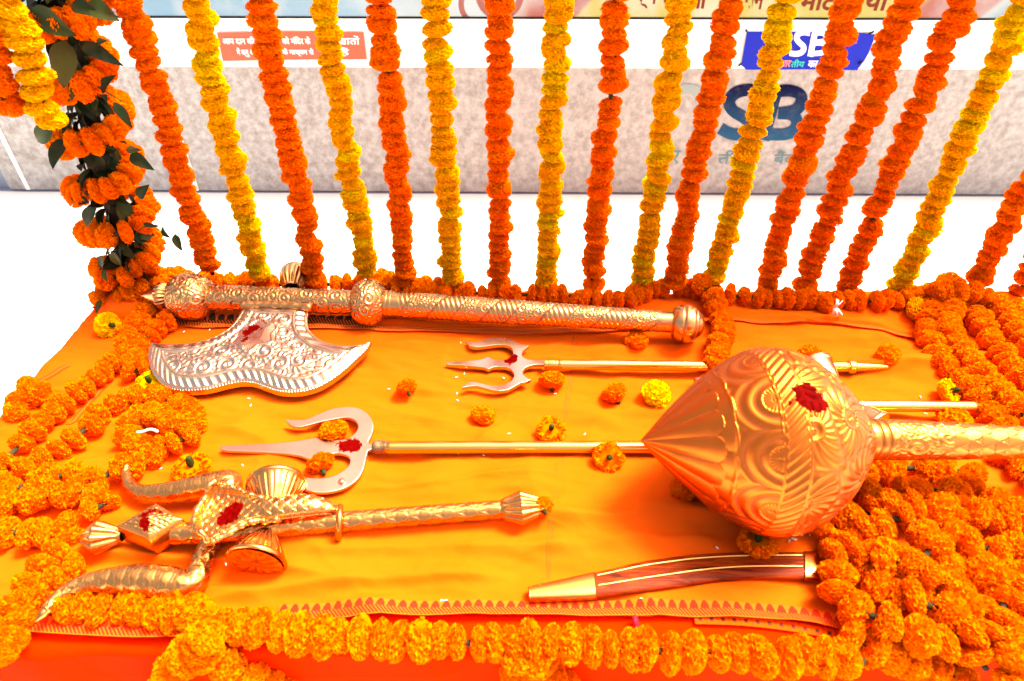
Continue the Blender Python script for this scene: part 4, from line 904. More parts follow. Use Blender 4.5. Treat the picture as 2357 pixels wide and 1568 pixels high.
# ================================================================== MACE
hM = 0.195
mc_ = thing('ceremonial_mace', 'huge gilded copper mace with pointed onion shaped embossed head lying at right', 'mace', P(1740, 1120))
sM = px(P(1740, 1016, hM))
mprof = [(1475, 2), (1490, 17), (1510, 37), (1535, 62), (1565, 91), (1600, 123), (1640, 156), (1680, 183), (1720, 202), (1760, 210), (1800, 208), (1845, 192), (1890, 160), (1930, 122), (1960, 86), (1985, 52), (1992, 40)]
m0, m1 = P(1475, 1015, hM + 0.015), P(1992, 1012, hM)
LM = (m1 - m0).length
def mace_disp(th, t, R):
    x = t * 517; U = th * 0.19; Vv = t * LM + 0 * th; th_ = th + 0 * t
    h = np.zeros_like(th_ + t); g = np.zeros_like(h)
    # long petals at the point
    k = 14; fl = np.abs(np.cos(th_ * k / 2)); end = 0.245 + 0.03 * np.sqrt(np.maximum(0, fl))
    m = (t > 0.01) & (t < end); h = np.where(m, 0.0042 * fl * np.minimum(1, t / 0.12), h); g = np.where(m, sstep(0.18, 0, fl) * 0.5, g)
    # scalloped second row
    fl2 = np.abs(np.sin(th_ * k / 2)); m = (t >= end) & (t < 0.30 + 0.02 * fl2); h = np.where(m, 0.004 * fl2, h)
    # arches with fans
    a = np.mod(th_ * 10 / (2 * math.pi), 1.0) - 0.5; b = (t - 0.455) / 0.11
    rad = np.sqrt((a * 2.0) ** 2 + b ** 2); ang = np.arctan2(b, a * 2)
    arch = 0.5 + 0.5 * np.cos(rad * 14); fan = 0.5 + 0.5 * np.cos(ang * 22)
    m = (t >= 0.315) & (t < 0.455); h = np.where(m, np.where(rad < 0.45, 0.0014 * fan, 0.0028 * arch), h); g = np.where(m, sstep(0.2, 0, np.where(rad < 0.45, 0.3 + fan, arch)) * 0.45, g)
    # rope band
    rp_ = np.abs(np.cos(th_ * 28 + t * 70)); m = (t >= 0.465) & (t < 0.545); h = np.where(m, 0.0036 * rp_, h); g = np.where(m, sstep(0.3, 0, rp_) * 0.5, g)
    for c in (0.308, 0.46, 0.55): h = h + 0.0022 * np.exp(-((t - c) / 0.006) ** 2)
    # big curling plumes
    sh, sg = scrolls(U + 0 * t, Vv, 0.12, 29, 3.0, 0.18, 17)
    m = (t >= 0.555) & (t < 0.90); h = np.where(m, 0.0050 * (sh - 0.4), h); g = np.where(m, sg * 0.4, g)
    # leaves at the back
    lf = np.abs(np.cos(th_ * 6)); vn = 0.5 + 0.5 * np.cos(t * 260 + np.abs(np.sin(th_ * 6)) * 10); m = t >= 0.90; h = np.where(m, 0.003 * vn * lf, h); g = np.where(m, sstep(0.2, 0, lf) * 0.5, g)
    return h, np.clip(g * 1.8, 0, 1)
lathe('mace_head', m0, m1, [((x - 1475) / 517, r * sM) for x, r in mprof], COPPER, mc_, 520, 420, mace_disp)
sN = px(P(2150, 1012, hM))
mh0 = P(1984, 1011, hM); mh1 = P(2700, 1025, hM - 0.03); LH = (mh1 - mh0).length
def handle_disp(th, t, R):
    U = th * 0.05; Vv = t * LH + 0 * th
    h, g = scales(U + 0 * Vv, Vv, 0.036); h2, g2 = scrolls(U + 0 * Vv, Vv, 0.07, 41)
    k = sstep(0.24, 0.26, t); e = sstep(0.06, 0.08, t)
    ring = np.exp(-((t - 0.03) / 0.004) ** 2) + np.exp(-((t - 0.055) / 0.004) ** 2)
    return (0.0020 * ((1 - k) * (h2 - 0.4) + k * (h - 0.4))) * e - 0.003 * ring, ((1 - k) * g2 * 0.5 + k * g * 0.7) * e + 0.6 * ring
lathe('handle', mh0, mh1, [(0, 47 * sN), (0.05, 47 * sN), (0.3, 42 * sN), (0.52, 36 * sN), (0.9, 35 * sN), (1, 36 * sN)], COPPERH, mc_, 160, 520, handle_disp)
lathe('grip_knob', mh1 - (mh1 - mh0).normalized() * 0.01, mh1 + (mh1 - mh0).normalized() * 0.12, [(0, 36 * sN), (0.2, 55 * sN), (0.5, 66 * sN), (0.8, 50 * sN), (0.95, 20 * sN), (1, 0.001)], COPPERH, mc_, 64, 40)
lathe('neck_ring', P(1978, 1011, hM), P(1990, 1011, hM), [(0, 40 * sN), (0.3, 53 * sN), (0.7, 53 * sN), (1, 44 * sN)], DARKSOLDER, mc_, 64, 16)

# ================================================================== SCABBARD
def c4(x, y): return (1178.5 + x * 0.33006, 1208.4 + y * 0.33006)
sc_ = thing('sword_scabbard', 'curved dark wooden sword scabbard with brass tip lying near the front border', 'scabbard', P(1550, 1330))
up_e = resample(catmull([tuple(P(*c4(x, y), 0.014)) for x, y in [(112, 445), (300, 402), (550, 345), (700, 310), (900, 262), (1100, 232), (1300, 210), (1600, 197), (2050, 193), (2300, 198), (2500, 210)]], 10), n=240)
lo_e = resample(catmull([tuple(P(*c4(x, y), 0.014)) for x, y in [(122, 528), (330, 520), (575, 508), (800, 485), (1000, 460), (1200, 430), (1450, 394), (1700, 378), (2100, 383), (2300, 388), (2500, 402)]], 10), n=240)
def wood_mat():
    m, N, L, B = new_mat('dark_polished_wood'); p = geo_pos(N); mp = N.new('ShaderNodeMapping'); mp.inputs['Scale'].default_value = (3, 34, 20); mp.inputs['Rotation'].default_value = (0, 0, -0.2); L.new(p, mp.inputs[0])
    g = noise_n(N, L, 3.2, 7, mp.outputs[0], 0.65, 0.8); col = ramp_n(N, L, g, [(0.30, (0.02, 0.002, 0.001)), (0.5, (0.19, 0.018, 0.002)), (0.72, (0.38, 0.060, 0.006))])
    kn = ramp_n(N, L, noise_n(N, L, 11, 4, p), [(0.60, 0.0), (0.72, 1.0)]); col = mixc(N, L, math_n(N, L, 'MULTIPLY', kn, 0.8), col, (0.012, 0.002, 0.001))
    L.new(col, B.inputs['Base Color']); B.inputs['Roughness'].default_value = 0.45; B.inputs['Specular IOR Level'].default_value = 0.06; return m
WOODS = wood_mat(); BRASS = metal('worn_brass_fitting', (0.72, 0.27, 0.065), 0.24, blotch=0.3, bump=0.15, bscale=50)
def slab(name, i0, i1, mat, infl=0.0, thick=0.0095):
    U = up_e[i0:i1]; Lw = lo_e[i0:i1]; k = np.linspace(0, 2 * math.pi, 40, endpoint=False)
    c = (U + Lw) / 2; hw = (U - Lw) / 2; a = np.sign(np.cos(k)) * np.abs(np.cos(k)) ** 0.8; b = np.sign(np.sin(k)) * np.abs(np.sin(k)) ** 0.6
    nm = np.linalg.norm(hw, axis=1)[:, None]
    V = c[None] + a[:, None, None] * hw[None] * (1 + infl / nm)[None] + b[:, None, None] * np.array([0, 0, thick + infl])
    V = V.reshape(-1, 3); n = len(U); F = grid_faces(40, n, True).tolist(); F += [tuple((np.arange(40) * n).tolist()), tuple((np.arange(40)[::-1] * n + n - 1).tolist())]
    return mesh_obj(name, V, F, mat, sc_)
i_a = int(240 * 0.197); i_b = int(240 * 0.805)
wbody = slab('wooden_body', i_a - 3, 240, WOODS); slab('tip_fitting', 0, i_a, BRASS, 0.0015); slab('throat_fitting', i_b, i_b + 26, BRASS, 0.0015)
INLAY = plain('brass_inlay', (0.85, 0.50, 0.16), 0.3, metal=0.9)
for f, z in ((0.80, 0.0094), (0.38, 0.0102)):
    w = lo_e[i_a:i_b] + (up_e - lo_e)[i_a:i_b] * f; w = w + np.array([0, 0, z]); tube('inlay_strip', w, 0.0015, INLAY, wbody, seg=6, attr=False)

# ================================================================== HANGING GARLANDS
YG = 1.73
HANG = [  # picture positions of each strand, key, words
 ('o', [(295, 0), (330, 110), (375, 250), (405, 360), (430, 450), (460, 540), (490, 632)]),
 ('y', [(450, 0), (468, 110), (482, 180), (502, 245), (520, 310), (540, 400), (560, 455), (573, 530), (600, 632)]),
 ('o', [(600, 0), (615, 110), (640, 220), (660, 310), (690, 440), (708, 530), (727, 645)]),
 ('y', [(745, 0), (760, 110), (780, 220), (797, 340), (812, 440), (832, 520), (847, 642)]),
 ('o', [(872, 0), (885, 110), (898, 220), (910, 340), (918, 440), (935, 660)]),
 ('y', [(1003, 0), (1008, 110), (1014, 220), (1022, 340), (1030, 440), (1042, 655)]),
 ('o', [(1150, 0), (1150, 110), (1150, 220), (1148, 340), (1150, 440), (1150, 668)]),
 ('y', [(1283, 0), (1276, 110), (1278, 190), (1270, 290), (1266, 440), (1257, 668)]),
 ('o', [(1418, 0), (1415, 110), (1406, 220), (1390, 330), (1378, 450), (1362, 668)]),
 ('y', [(1568, 0), (1555, 110), (1540, 200), (1520, 330), (1505, 450), (1473, 660)]),
 ('o', [(1682, 0), (1660, 110), (1637, 220), (1612, 330), (1588, 450), (1556, 650)]),
 ('y', [(1807, 0), (1785, 110), (1757, 220), (1722, 340), (1690, 450), (1642, 650)]),
 ('o', [(1957, 0), (1925, 110), (1893, 220), (1855, 340), (1815, 470), (1762, 665)]),
 ('o', [(2087, 0), (2050, 110), (2018, 220), (1968, 340), (1925, 450), (1850, 668)]),
 ('o', [(2213, 0), (2170, 110), (2125, 220), (2080, 330), (2030, 450), (1943, 675)]),
 ('y', [(2350, 20), (2310, 120), (2262, 230), (2210, 340), (2165, 440), (2115, 570), (2058, 675)]),
 ('o', [(2420, 330), (2375, 410), (2340, 470), (2300, 550), (2243, 655)]),
 ('o', [(2520, 330), (2440, 500), (2390, 600), (2340, 680)]),
]
ORD = ['first', 'second', 'third', 'fourth', 'fifth', 'sixth', 'seventh', 'eighth', 'ninth', 'tenth', 'eleventh', 'twelfth', 'thirteenth']
cnt = {'o': 0, 'y': 0}
ZTOP = 1.86
for k, (key, pts) in enumerate(HANG):
    w = [PY(u, v, YG) for u, v in pts]
    d = (w[0] - w[1]).normalized(); extra = (ZTOP - w[0].z) / max(0.3, d.z)
    if extra > 0.02: w = [w[0] + Vector((d.x * 0.3, 0, d.z)) * extra] + w
    nm = {'o': 'orange', 'y': 'yellow'}[key]; o_ = ORD[cnt[key]]; cnt[key] += 1
    garland('hanging_garland', f'{nm} marigold strand hanging behind the table, {o_} {nm} one right of the leafy post', w, key, 'marigold strands hanging behind the table', 0.0345, 0.0300, seed=50 + k, gap=0.03, mix=(('s', 0.10) if key == 'o' else ('l', 0.22)))
g = [PY(u, v, 1.42) for u, v in [(-22, -120), (22, 0), (48, 80), (72, 160), (92, 220), (112, 270), (124, 300)]]
garland('hanging_garland', 'short yellow marigold strand ending in mid air in front of the leafy post', g, 'y', 'marigold strands hanging behind the table', 0.0335, 0.032, seed=91)
g = [PY(u, v, 1.40) for u, v in [(-60, -60), (-30, 90), (-12, 160), (5, 215), (18, 252)]]
garland('hanging_garland', 'short orange marigold strand cut off by the left picture edge', g, 'o', 'marigold strands hanging behind the table', 0.034, 0.034, seed=92)
BAMBOO = plain('bamboo_pole', (0.36, 0.22, 0.09), 0.55, var=0.25, scale=9, bump=0.3)
beam = thing('bamboo_beam', 'bamboo beam above the table that carries the marigold strands', 'beam', (0, YG, ZTOP + 0.04))
tube('pole', np.array([(x, YG + 0.002 * math.sin(x * 5), ZTOP + 0.035) for x in np.linspace(-1.6, 2.3, 40)]), 0.024, BAMBOO, beam, seg=16, attr=False)

# ---- leafy corner post
BARK = plain('dark_bark', (0.02, 0.013, 0.006), 0.8, var=0.4, scale=40)
pb, pt_ = PY(322, 690, 1.74), PY(130, 0, 1.70); pdir = (pt_ - pb).normalized()
post_top = pb + pdir * ((ZTOP + 0.06 - pb.z) / pdir.z); foot = pb - pdir * (pb.z / pdir.z)
post = thing('leafy_post', 'corner post wrapped in dark glossy leaves at the back left', 'post', foot)
tube('pole', np.linspace(np.array(foot), np.array(post_top), 30), 0.026, BARK, post, seg=14, attr=False)
def leaf_mesh(name, mat, bend, fold, w):
    n, m = 8, 5; V = []
    for i in range(n):
        t = i / (n - 1); ww = w * (math.sin(math.pi * t ** 0.8) ** 0.8) * 0.5 if 0 < t < 1 else 0.004
        for j in range(m):
            s = j / (m - 1) * 2 - 1
            V.append((ww * s + 0.01 * math.sin(t * 9), t, -bend * t * t + fold * abs(s) * ww + 0.03 * math.sin(t * 7 + s * 3) * abs(s)))
    me = bpy.data.meshes.new(name); me.from_pydata(V, [], [(i * m + j, i * m + j + 1, (i + 1) * m + j + 1, (i + 1) * m + j) for i in range(n - 1) for j in range(m - 1)])
    me.materials.append(mat); me.polygons.foreach_set('use_smooth', [True] * len(me.polygons)); return me
def leaf_mat(name, c1, c2):
    m, N, L, B = new_mat(name); oi = N.new('ShaderNodeObjectInfo'); p = geo_pos(N)
    c = mixc(N, L, oi.outputs['Random'], c1, c2); c = mixc(N, L, ramp_n(N, L, noise_n(N, L, 26, 5, p, 0.65), [(0.45, 0.0), (0.7, 0.7)]), c, (0.035, 0.016, 0.004))
    L.new(c, B.inputs['Base Color']); B.inputs['Roughness'].default_value = 0.5; B.inputs['Specular IOR Level'].default_value = 0.10; return m
LF1 = leaf_mat('dark_leaf', (0.003, 0.010, 0.003), (0.010, 0.024, 0.006)); LF2 = leaf_mat('olive_leaf', (0.050, 0.042, 0.007), (0.022, 0.042, 0.010))
LEAVES = [leaf_mesh('leaf', LF1, 0.35, 0.4, 0.5), leaf_mesh('leaf', LF1, 0.6, 0.2, 0.42), leaf_mesh('leaf', LF1, 0.15, 0.6, 0.55), leaf_mesh('leaf', LF2, 0.3, 0.3, 0.55), leaf_mesh('leaf', LF2, 0.1, 0.5, 0.38)]
rl = random.Random(5)
def put_leaf(loc, direction, normal, size, parent, me=None):
    o = bpy.data.objects.new('leaf', me or rl.choice(LEAVES[:3] + LEAVES)); d = Vector(direction).normalized(); nn = Vector(normal); x = d.cross(nn).normalized(); z = x.cross(d)
    M = Matrix((x, d, z)).transposed(); b = Vector((0, 0, 0)); q = parent
    while q is not None: b += q.location; q = q.parent
    o.rotation_euler = M.to_euler(); o.location = Vector(loc) - b; o.scale = (size, size, size); return link(o, parent)
Lp = (post_top - pb).length; PITCHP = 0.142
def helix(i): pass
side = pdir.cross(Vector((0, 1, 0))).normalized(); fw = side.cross(pdir).normalized()   # fw ~ +-y
if fw.y > 0: fw = -fw
if side.x < 0: side = -side
for k in range(300):
    s = rl.uniform(0.0, Lp); a = rl.uniform(-0.4, math.pi + 0.4) if k % 4 else rl.uniform(0, 2 * math.pi)
    rd = side * math.cos(a) + fw * math.sin(a)
    d = rd * rl.uniform(0.3, 1.0) + Vector((0, 0, -1)) * rl.uniform(0.1, 0.9) + Vector((rl.gauss(0, 0.3), rl.gauss(0, 0.3), rl.gauss(0, 0.3)))
    put_leaf(pb + pdir * s + rd * rl.uniform(0.01, 0.04), d, rd + Vector((rl.gauss(0, 0.4), rl.gauss(0, 0.4), 0.5)), rl.uniform(0.045, 0.075), post)
for (u, v, du, dv, sz, li) in ((150, 92, -8, 80, 0.105, 3), (185, 100, 60, 28, 0.085, 1), (178, 185, -52, 38, 0.095, 3), (222, 100, 28, -10, 0.042, 4), (228, 108, 30, 34, 0.045, 4), (235, 215, 10, -40, 0.06, 0), (262, 235, 34, 46, 0.06, 1), (120, 290, -50, 40, 0.085, 3), (150, 320, -30, 40, 0.08, 0), (290, 345, 45, 0, 0.05, 4), (300, 355, 38, 28, 0.07, 0), (318, 455, 28, -38, 0.055, 2), (205, 465, -40, -8, 0.05, 0), (222, 480, -38, 50, 0.08, 2), (330, 515, 45, 14, 0.035, 1), (372, 525, 12, 28, 0.04, 0), (402, 540, 12, 40, 0.05, 0), (262, 580, 8, 42, 0.065, 3), (236, 588, -8, 50, 0.065, 4), (238, 620, 8, 34, 0.045, 4), (232, 690, -12, 34, 0.045, 4), (70, 20, 70, 50, 0.1, 3), (165, 10, 50, 14, 0.07, 0), (200, 8, 44, 22, 0.08, 3)):
    p0 = PY(u, v, 1.63); p1 = PY(u + du, v + dv, 1.61 + rl.uniform(-0.03, 0.03)); put_leaf(p0, p1 - p0, Vector((rl.gauss(0, 0.3), -1, 0.5)), sz, post, LEAVES[li])
TWIG = plain('thin_twig', (0.05, 0.035, 0.012), 0.7)
for pts in ([(225, 200), (262, 222), (282, 234)], [(315, 535), (340, 518), (372, 522), (405, 540)], [(268, 575), (250, 582), (240, 592)], [(190, 180), (215, 215), (225, 232)]):
    tube('twig', resample(catmull([tuple(PY(u, v, 1.635)) for u, v in pts], 8), 0.01), 0.0016, TWIG, post, seg=5, attr=False)
hx = []
for i in range(int(Lp / PITCHP * 24)):
    s = i / 24 * PITCHP; a = -i / 24 * 2 * math.pi + 0.6
    hx.append(pb + Vector((0, 0, 0.03)) + pdir * s + (side * math.cos(a) + fw * math.sin(a)) * (0.078 + 0.004 * math.sin(i * 0.7)) )
garland('wound_garland', 'thick orange marigold garland wound in a spiral around the leafy post', hx, 'o', None, 0.0355, 0.036, seed=17, jit=0.005, mix=('s', 0.3))

# ================================================================== GARLANDS ON THE TABLE
def TP(l, h0=0.031): return [P(q[0], q[1], q[2] if len(q) > 2 else h0) for q in l]
def tg(label, pts, seed, key='s', R=0.033, step=0.036, jit=0.003, name='marigold_garland', h0=0.031, **k):
    return garland(name, label, TP(pts, h0), key, 'marigold garlands laid on the table', R, step, seed=seed, jit=jit, **k)
tg('long saffron garland edging the back of the table behind the axe', [(232, 690), (262, 668), (310, 652), (400, 640), (500, 648), (620, 655), (760, 655), (880, 652), (1000, 662), (1100, 675), (1200, 678), (1300, 680), (1380, 690), (1440, 690), (1480, 672), (1540, 662), (1600, 664), (1650, 678), (1740, 684), (1840, 688), (1940, 692), (2020, 694), (2090, 686), (2150, 672)], 201)
tg('short garland heaped round the foot of the leafy post', [(240, 678, 0.035), (300, 645, 0.05), (360, 632, 0.05), (420, 640, 0.045), (380, 660, 0.04), (310, 668, 0.07), (280, 690, 0.04)], 202)
tg('second short garland tucked behind the axe socket', [(880, 640, 0.04), (930, 655, 0.045), (980, 672, 0.04), (1030, 680, 0.036), (900, 676, 0.03)], 203)
tg('short garland hanging over the back rim down to the mace', [(1606, 648, 0.06), (1632, 668, 0.06), (1648, 700, 0.035), (1660, 740), (1662, 780), (1652, 815), (1640, 850)], 204)
tg('garland running down the left edge of the table from the axe tip', [(352, 705), (320, 740), (290, 775), (300, 800), (272, 832), (240, 852), (212, 882), (178, 905), (140, 935), (100, 970), (60, 1012), (20, 1050), (-30, 1090)], 205, R=0.031, step=0.036)
tg('short garland beside the axe ball and blade corner', [(388, 742), (350, 765), (325, 790), (318, 820), (285, 845), (330, 852), (338, 820)], 206, R=0.031)
tg('garland curled into a loop left of the pink trident', [(62, 1078), (108, 1050), (160, 1015), (200, 985), (235, 945), (275, 922), (320, 912), (365, 915), (410, 930), (445, 958), (450, 990), (420, 1012), (380, 1025), (335, 1030), (295, 1005), (310, 965), (360, 955, 0.05), (395, 975, 0.055)], 207, R=0.031)
tg('short garland tail between the loop and the cobra prong', [(345, 1050), (322, 1068), (285, 1078), (250, 1085)], 208)
tg('heaped garland at the left picture edge above the cobra trident', [(-20, 1110), (30, 1125), (80, 1110), (130, 1098), (180, 1090), (225, 1108), (255, 1085)], 209, R=0.031, step=0.036)
tg('lower layer of the garland heap at the left edge', [(-20, 1170), (30, 1160), (80, 1150), (130, 1140, 0.04), (180, 1130, 0.04), (225, 1140), (240, 1160), (200, 1175)], 210, R=0.031)
tg('garland trailing down the left edge to the front corner', [(-20, 1225), (25, 1225), (80, 1228), (140, 1215), (165, 1235), (140, 1262), (110, 1290), (85, 1320), (70, 1355), (55, 1395), (40, 1440), (15, 1480), (-15, 1520)], 211, R=0.031)
tg('second garland hanging over the front left corner', [(170, 1310), (130, 1335), (100, 1360), (60, 1380), (20, 1420), (-20, 1450)], 212, R=0.031)
tg('long bright garland edging the front of the table', [(160, 1392), (205, 1394), (260, 1398), (330, 1402), (395, 1408), (440, 1412), (475, 1428, 0.035), (540, 1442), (640, 1452), (760, 1464), (880, 1470), (1000, 1474), (1130, 1482), (1230, 1470), (1300, 1478), (1400, 1490), (1520, 1498), (1640, 1504), (1760, 1508), (1880, 1512), (1990, 1522)], 213, R=0.036, step=0.0365, h0=0.022)
def front(label, pts, seed, **k):
    w = [PY(u, v, 0.565) for u, v in pts]; return garland('marigold_garland', label, w, 's', 'marigold garlands laid on the table', 0.034, 0.037, seed=seed, jit=0.004, **k)
front('garland swag dropping down the front cloth at left', [(470, 1470), (430, 1500), (405, 1535), (395, 1580), (390, 1640)], 214)
front('second garland swag crossing the front cloth at left', [(455, 1488), (500, 1520), (550, 1545), (600, 1565), (660, 1600)], 215)
front('garland swag dropping from the middle of the front edge', [(1200, 1515), (1195, 1545), (1200, 1580), (1205, 1640)], 216)
front('second garland swag at the middle of the front edge', [(1230, 1520), (1268, 1548), (1300, 1580), (1330, 1640)], 217)
tg('inner garland running down the right edge of the table', [(2188, 655, 0.05), (2150, 690), (2138, 730), (2140, 770), (2152, 812), (2180, 850), (2220, 880), (2252, 915), (2280, 955), (2310, 990), (2350, 1020), (2400, 1050)], 218, R=0.036)
tg('garland beside the inner one on the right edge', [(2195, 670, 0.05), (2190, 710, 0.05), (2185, 750, 0.05), (2200, 790, 0.05), (2240, 840, 0.05), (2280, 880, 0.05), (2320, 920, 0.05), (2360, 960, 0.05), (2420, 1010, 0.05)], 219, R=0.034)
tg('outer garland at the back right corner of the table', [(2210, 680, 0.06), (2235, 712), (2262, 748), (2285, 790), (2315, 830), (2345, 868), (2400, 920)], 220, R=0.035)
tg('outermost garland at the back right corner', [(2150, 672, 0.07), (2210, 668, 0.08), (2270, 688, 0.06), (2305, 715, 0.05), (2335, 755, 0.045), (2370, 800, 0.04)], 221, R=0.035)
tg('garland end hanging at the right edge past the mace handle', [(2300, 700, 0.04), (2350, 720, 0.04), (2400, 780, 0.04)], 222)
tg('garland end below the mace handle at the right edge', [(2310, 1050), (2350, 1080), (2400, 1110)], 223, R=0.035)
# heap right of the scabbard
HEAP = [
 [(1958, 1120), (1985, 1088), (2040, 1075), (2100, 1078), (2160, 1080), (2215, 1088), (2262, 1118)],
 [(1985, 1155), (2040, 1140, 0.05), (2085, 1128, 0.055), (2135, 1128, 0.05), (2190, 1135, 0.05), (2222, 1120, 0.04)],
 [(1895, 1228), (1945, 1200), (2005, 1180, 0.05), (2070, 1160, 0.07), (2130, 1165, 0.07), (2200, 1180, 0.06), (2260, 1195, 0.06), (2340, 1205, 0.06), (2400, 1230)],
 [(1960, 1245), (2010, 1215, 0.05), (2060, 1195, 0.08), (2110, 1210, 0.09), (2140, 1250, 0.09), (2120, 1290, 0.08), (2075, 1310, 0.06)],
 [(1925, 1285, 0.04), (1960, 1262, 0.05), (1995, 1290, 0.05), (2035, 1280, 0.07), (2080, 1300, 0.08), (2130, 1320, 0.08), (2180, 1330, 0.07)],
 [(1930, 1330, 0.04), (1935, 1370, 0.045), (1975, 1400, 0.05), (2025, 1425, 0.06), (2080, 1445, 0.06), (2135, 1462, 0.06), (2185, 1470, 0.05), (2215, 1440, 0.06)],
 [(2015, 1345, 0.04), (2060, 1370, 0.04), (2110, 1385, 0.05), (2160, 1400, 0.06), (2205, 1405, 0.06), (2220, 1370, 0.05)],
 [(2220, 1160, 0.03), (2180, 1210, 0.05), (2210, 1250, 0.06), (2260, 1260, 0.06), (2310, 1270, 0.06), (2370, 1280, 0.05)],
 [(2290, 1160, 0.05), (2330, 1180, 0.06), (2380, 1200, 0.06)],
 [(2230, 1290, 0.04), (2260, 1320, 0.06), (2300, 1350, 0.06), (2310, 1395, 0.06), (2290, 1430, 0.05), (2310, 1470, 0.05), (2340, 1500, 0.05), (2320, 1545, 0.04), (2340, 1600, 0.0)],
 [(2357, 1300, 0.05), (2345, 1345, 0.06), (2365, 1400, 0.06), (2375, 1470, 0.05)],
 [(1960, 1470, 0.02), (2010, 1490, 0.025), (2060, 1510, 0.0), (2110, 1530, -0.02), (2160, 1545, -0.04), (2230, 1560, -0.05)],
 [(2180, 1290, 0.05), (2160, 1340, 0.05), (2190, 1370, 0.05), (2240, 1390, 0.05), (2260, 1440, 0.05), (2240, 1490, 0.03), (2270, 1540, 0.0)],
 [(1890, 1250, 0.03), (1930, 1240, 0.03), (1970, 1250, 0.03), (2030, 1250, 0.035), (2090, 1250, 0.04)],
 [(2060, 1215, 0.03), (2120, 1225, 0.03), (2180, 1240, 0.03), (2240, 1225, 0.03), (2300, 1235, 0.03)],
 [(2000, 1320, 0.03), (2070, 1340, 0.03), (2140, 1350, 0.03), (2200, 1310, 0.03), (2270, 1300, 0.03), (2330, 1320, 0.03)],
 [(2050, 1460, 0.03), (2130, 1430, 0.03), (2200, 1460, 0.03), (2260, 1480, 0.03), (2330, 1440, 0.03)],
]
HL = ['top row of the garland heap just below the mace handle', 'second row of the garland heap below the mace handle', 'garland strand crossing the upper middle of the right hand heap', 'garland strand coiled near the top of the right hand heap',
 'garland strand covering the mouth of the scabbard', 'garland strand curving along the front border end of the heap', 'inner garland strand beside the scabbard mouth in the heap', 'garland strand snaking across the right of the heap', 'garland tuft at the right picture edge above the heap',
 'garland strand descending the far right of the heap to the front', 'garland strand cut by the right picture edge in the heap', 'garland strand spilling over the front edge at right', 'garland strand twisting down the middle right of the heap',
 'bottom strand showing between mace and scabbard mouth', 'underlying strand in the upper right of the heap', 'underlying strand in the centre of the heap', 'underlying strand in the lower right of the heap']
for k, (l, pts) in enumerate(list(zip(HL, HEAP))[:13] + [(HL[15], HEAP[15])]): tg(l, pts, 240 + k, R=0.036, step=0.038, jit=0.006, name='heaped_garland', tilt=0.24, gap=0.07)

# ---- loose flower heads
def loose(label, u, v, key, axis, R=0.034, h=0.0, stub=True, calyx_dir=None, seed=0):
    p = P(u, v, 0.0); z = TZ + float(Hc(np.array(p.x), np.array(p.y))); rnd = random.Random(seed + int(u)); c = P(u, v, 0.022 + h)
    root = thing('loose_marigold', label, 'flower', Vector((c.x, c.y, z + h)), 'loose marigold heads')
    ctr = Vector((c.x, c.y, z + h + R * 0.62)); a = Vector(axis).normalized()
    hole = key.endswith('h')
    put_flower(root, ctr, a, key, R, rnd, 'flower_head', squash=1.1)
    if stub:
        t0 = ctr + a * R * (0.10 if hole else 0.30); t1 = ctr + a * R * (0.78 if hole else 1.0)
        lathe('calyx', t0, t1, [(0, R * 0.12), (0.3, R * 0.19), (0.8, R * 0.17), (0.95, R * 0.13), (1, R * 0.09), (1.002, 1e-4)], CALYX, root, 14, 14, lambda th, t, Rr: (0.0012 * np.cos(th * 6) + 0 * t, 0 * th * t))
    return root
loose('orange marigold head near the axe pommel', 1465, 785, 's', (0.1, -0.2, -1), stub=False)
loose('orange marigold head just under the slim trident collar', 1271, 876, 's', (0.0, -0.7, -0.8))
loose('orange marigold head between the slim trident shaft and the yellow flower', 1413, 905, 's', (0.4, -0.6, -0.7))
loose('round yellow marigold head left of the mace tip', 1510, 912, 'l', (0.1, -0.35, 1), R=0.038, stub=False)
loose('small orange marigold head right of the axe blade', 935, 892, 's', (0.4, -0.8, -0.4), R=0.028)
loose('small orange marigold head in the middle of the empty cloth', 1112, 950, 's', (-0.2, -0.3, -1), R=0.031, stub=False)
loose('orange marigold head with green stem stub pointing up above the long shaft', 1268, 990, 'sh', (0.05, -0.35, 1), R=0.036)
loose('orange marigold head turned over with dark hollow stub on the long shaft', 1400, 1057, 'sh', (0.0, -0.75, 0.7), R=0.036, h=0.004)
loose('orange marigold head lying on the upper prong of the pink trident', 765, 986, 's', (0.2, -0.3, -1), R=0.037, h=0.010)
loose('orange marigold head with green calyx inside the lower curl of the pink trident', 737, 1067, 's', (0.45, -0.8, -0.3), R=0.033)
loose('orange marigold head with green stub left of the pink trident point', 443, 1080, 'sh', (0.0, 0.15, 1), R=0.042)
loose('orange marigold head half hidden behind the slim trident shaft', 1862, 822, 's', (0.2, 0.3, -1), R=0.030, stub=False)
loose('orange marigold head at the end of the slim trident shaft', 2036, 834, 's', (0.4, 0.3, -1), R=0.032, stub=False)
loose('orange marigold head behind the mace handle at right', 2190, 970, 's', (0, 0, -1), R=0.040, stub=False)
loose('yellow marigold head against the back right garland', 2108, 714, 'y', (0.7, -0.5, 0.4), R=0.038, stub=False)
loose('yellow marigold head with dark stub beside the right garland', 2180, 908, 'yh', (0.6, -0.3, 0.6), R=0.034)
loose('lemon yellow marigold head with green stub at the axe blade corner', 346, 882, 'lh', (0.1, -0.2, 1), R=0.036)
loose('lemon yellow marigold head in the left garland near the axe tip', 247, 748, 'l', (0.8, -0.4, 0.3), R=0.038)
loose('orange marigold head beside the shadow of the mace point', 1572, 1130, 's', (0.2, -0.3, -1), R=0.034, stub=False)
loose('orange marigold head with hollow stub in front of the mace', 1741, 1254, 'sh', (0.0, 0.2, 1), R=0.040)
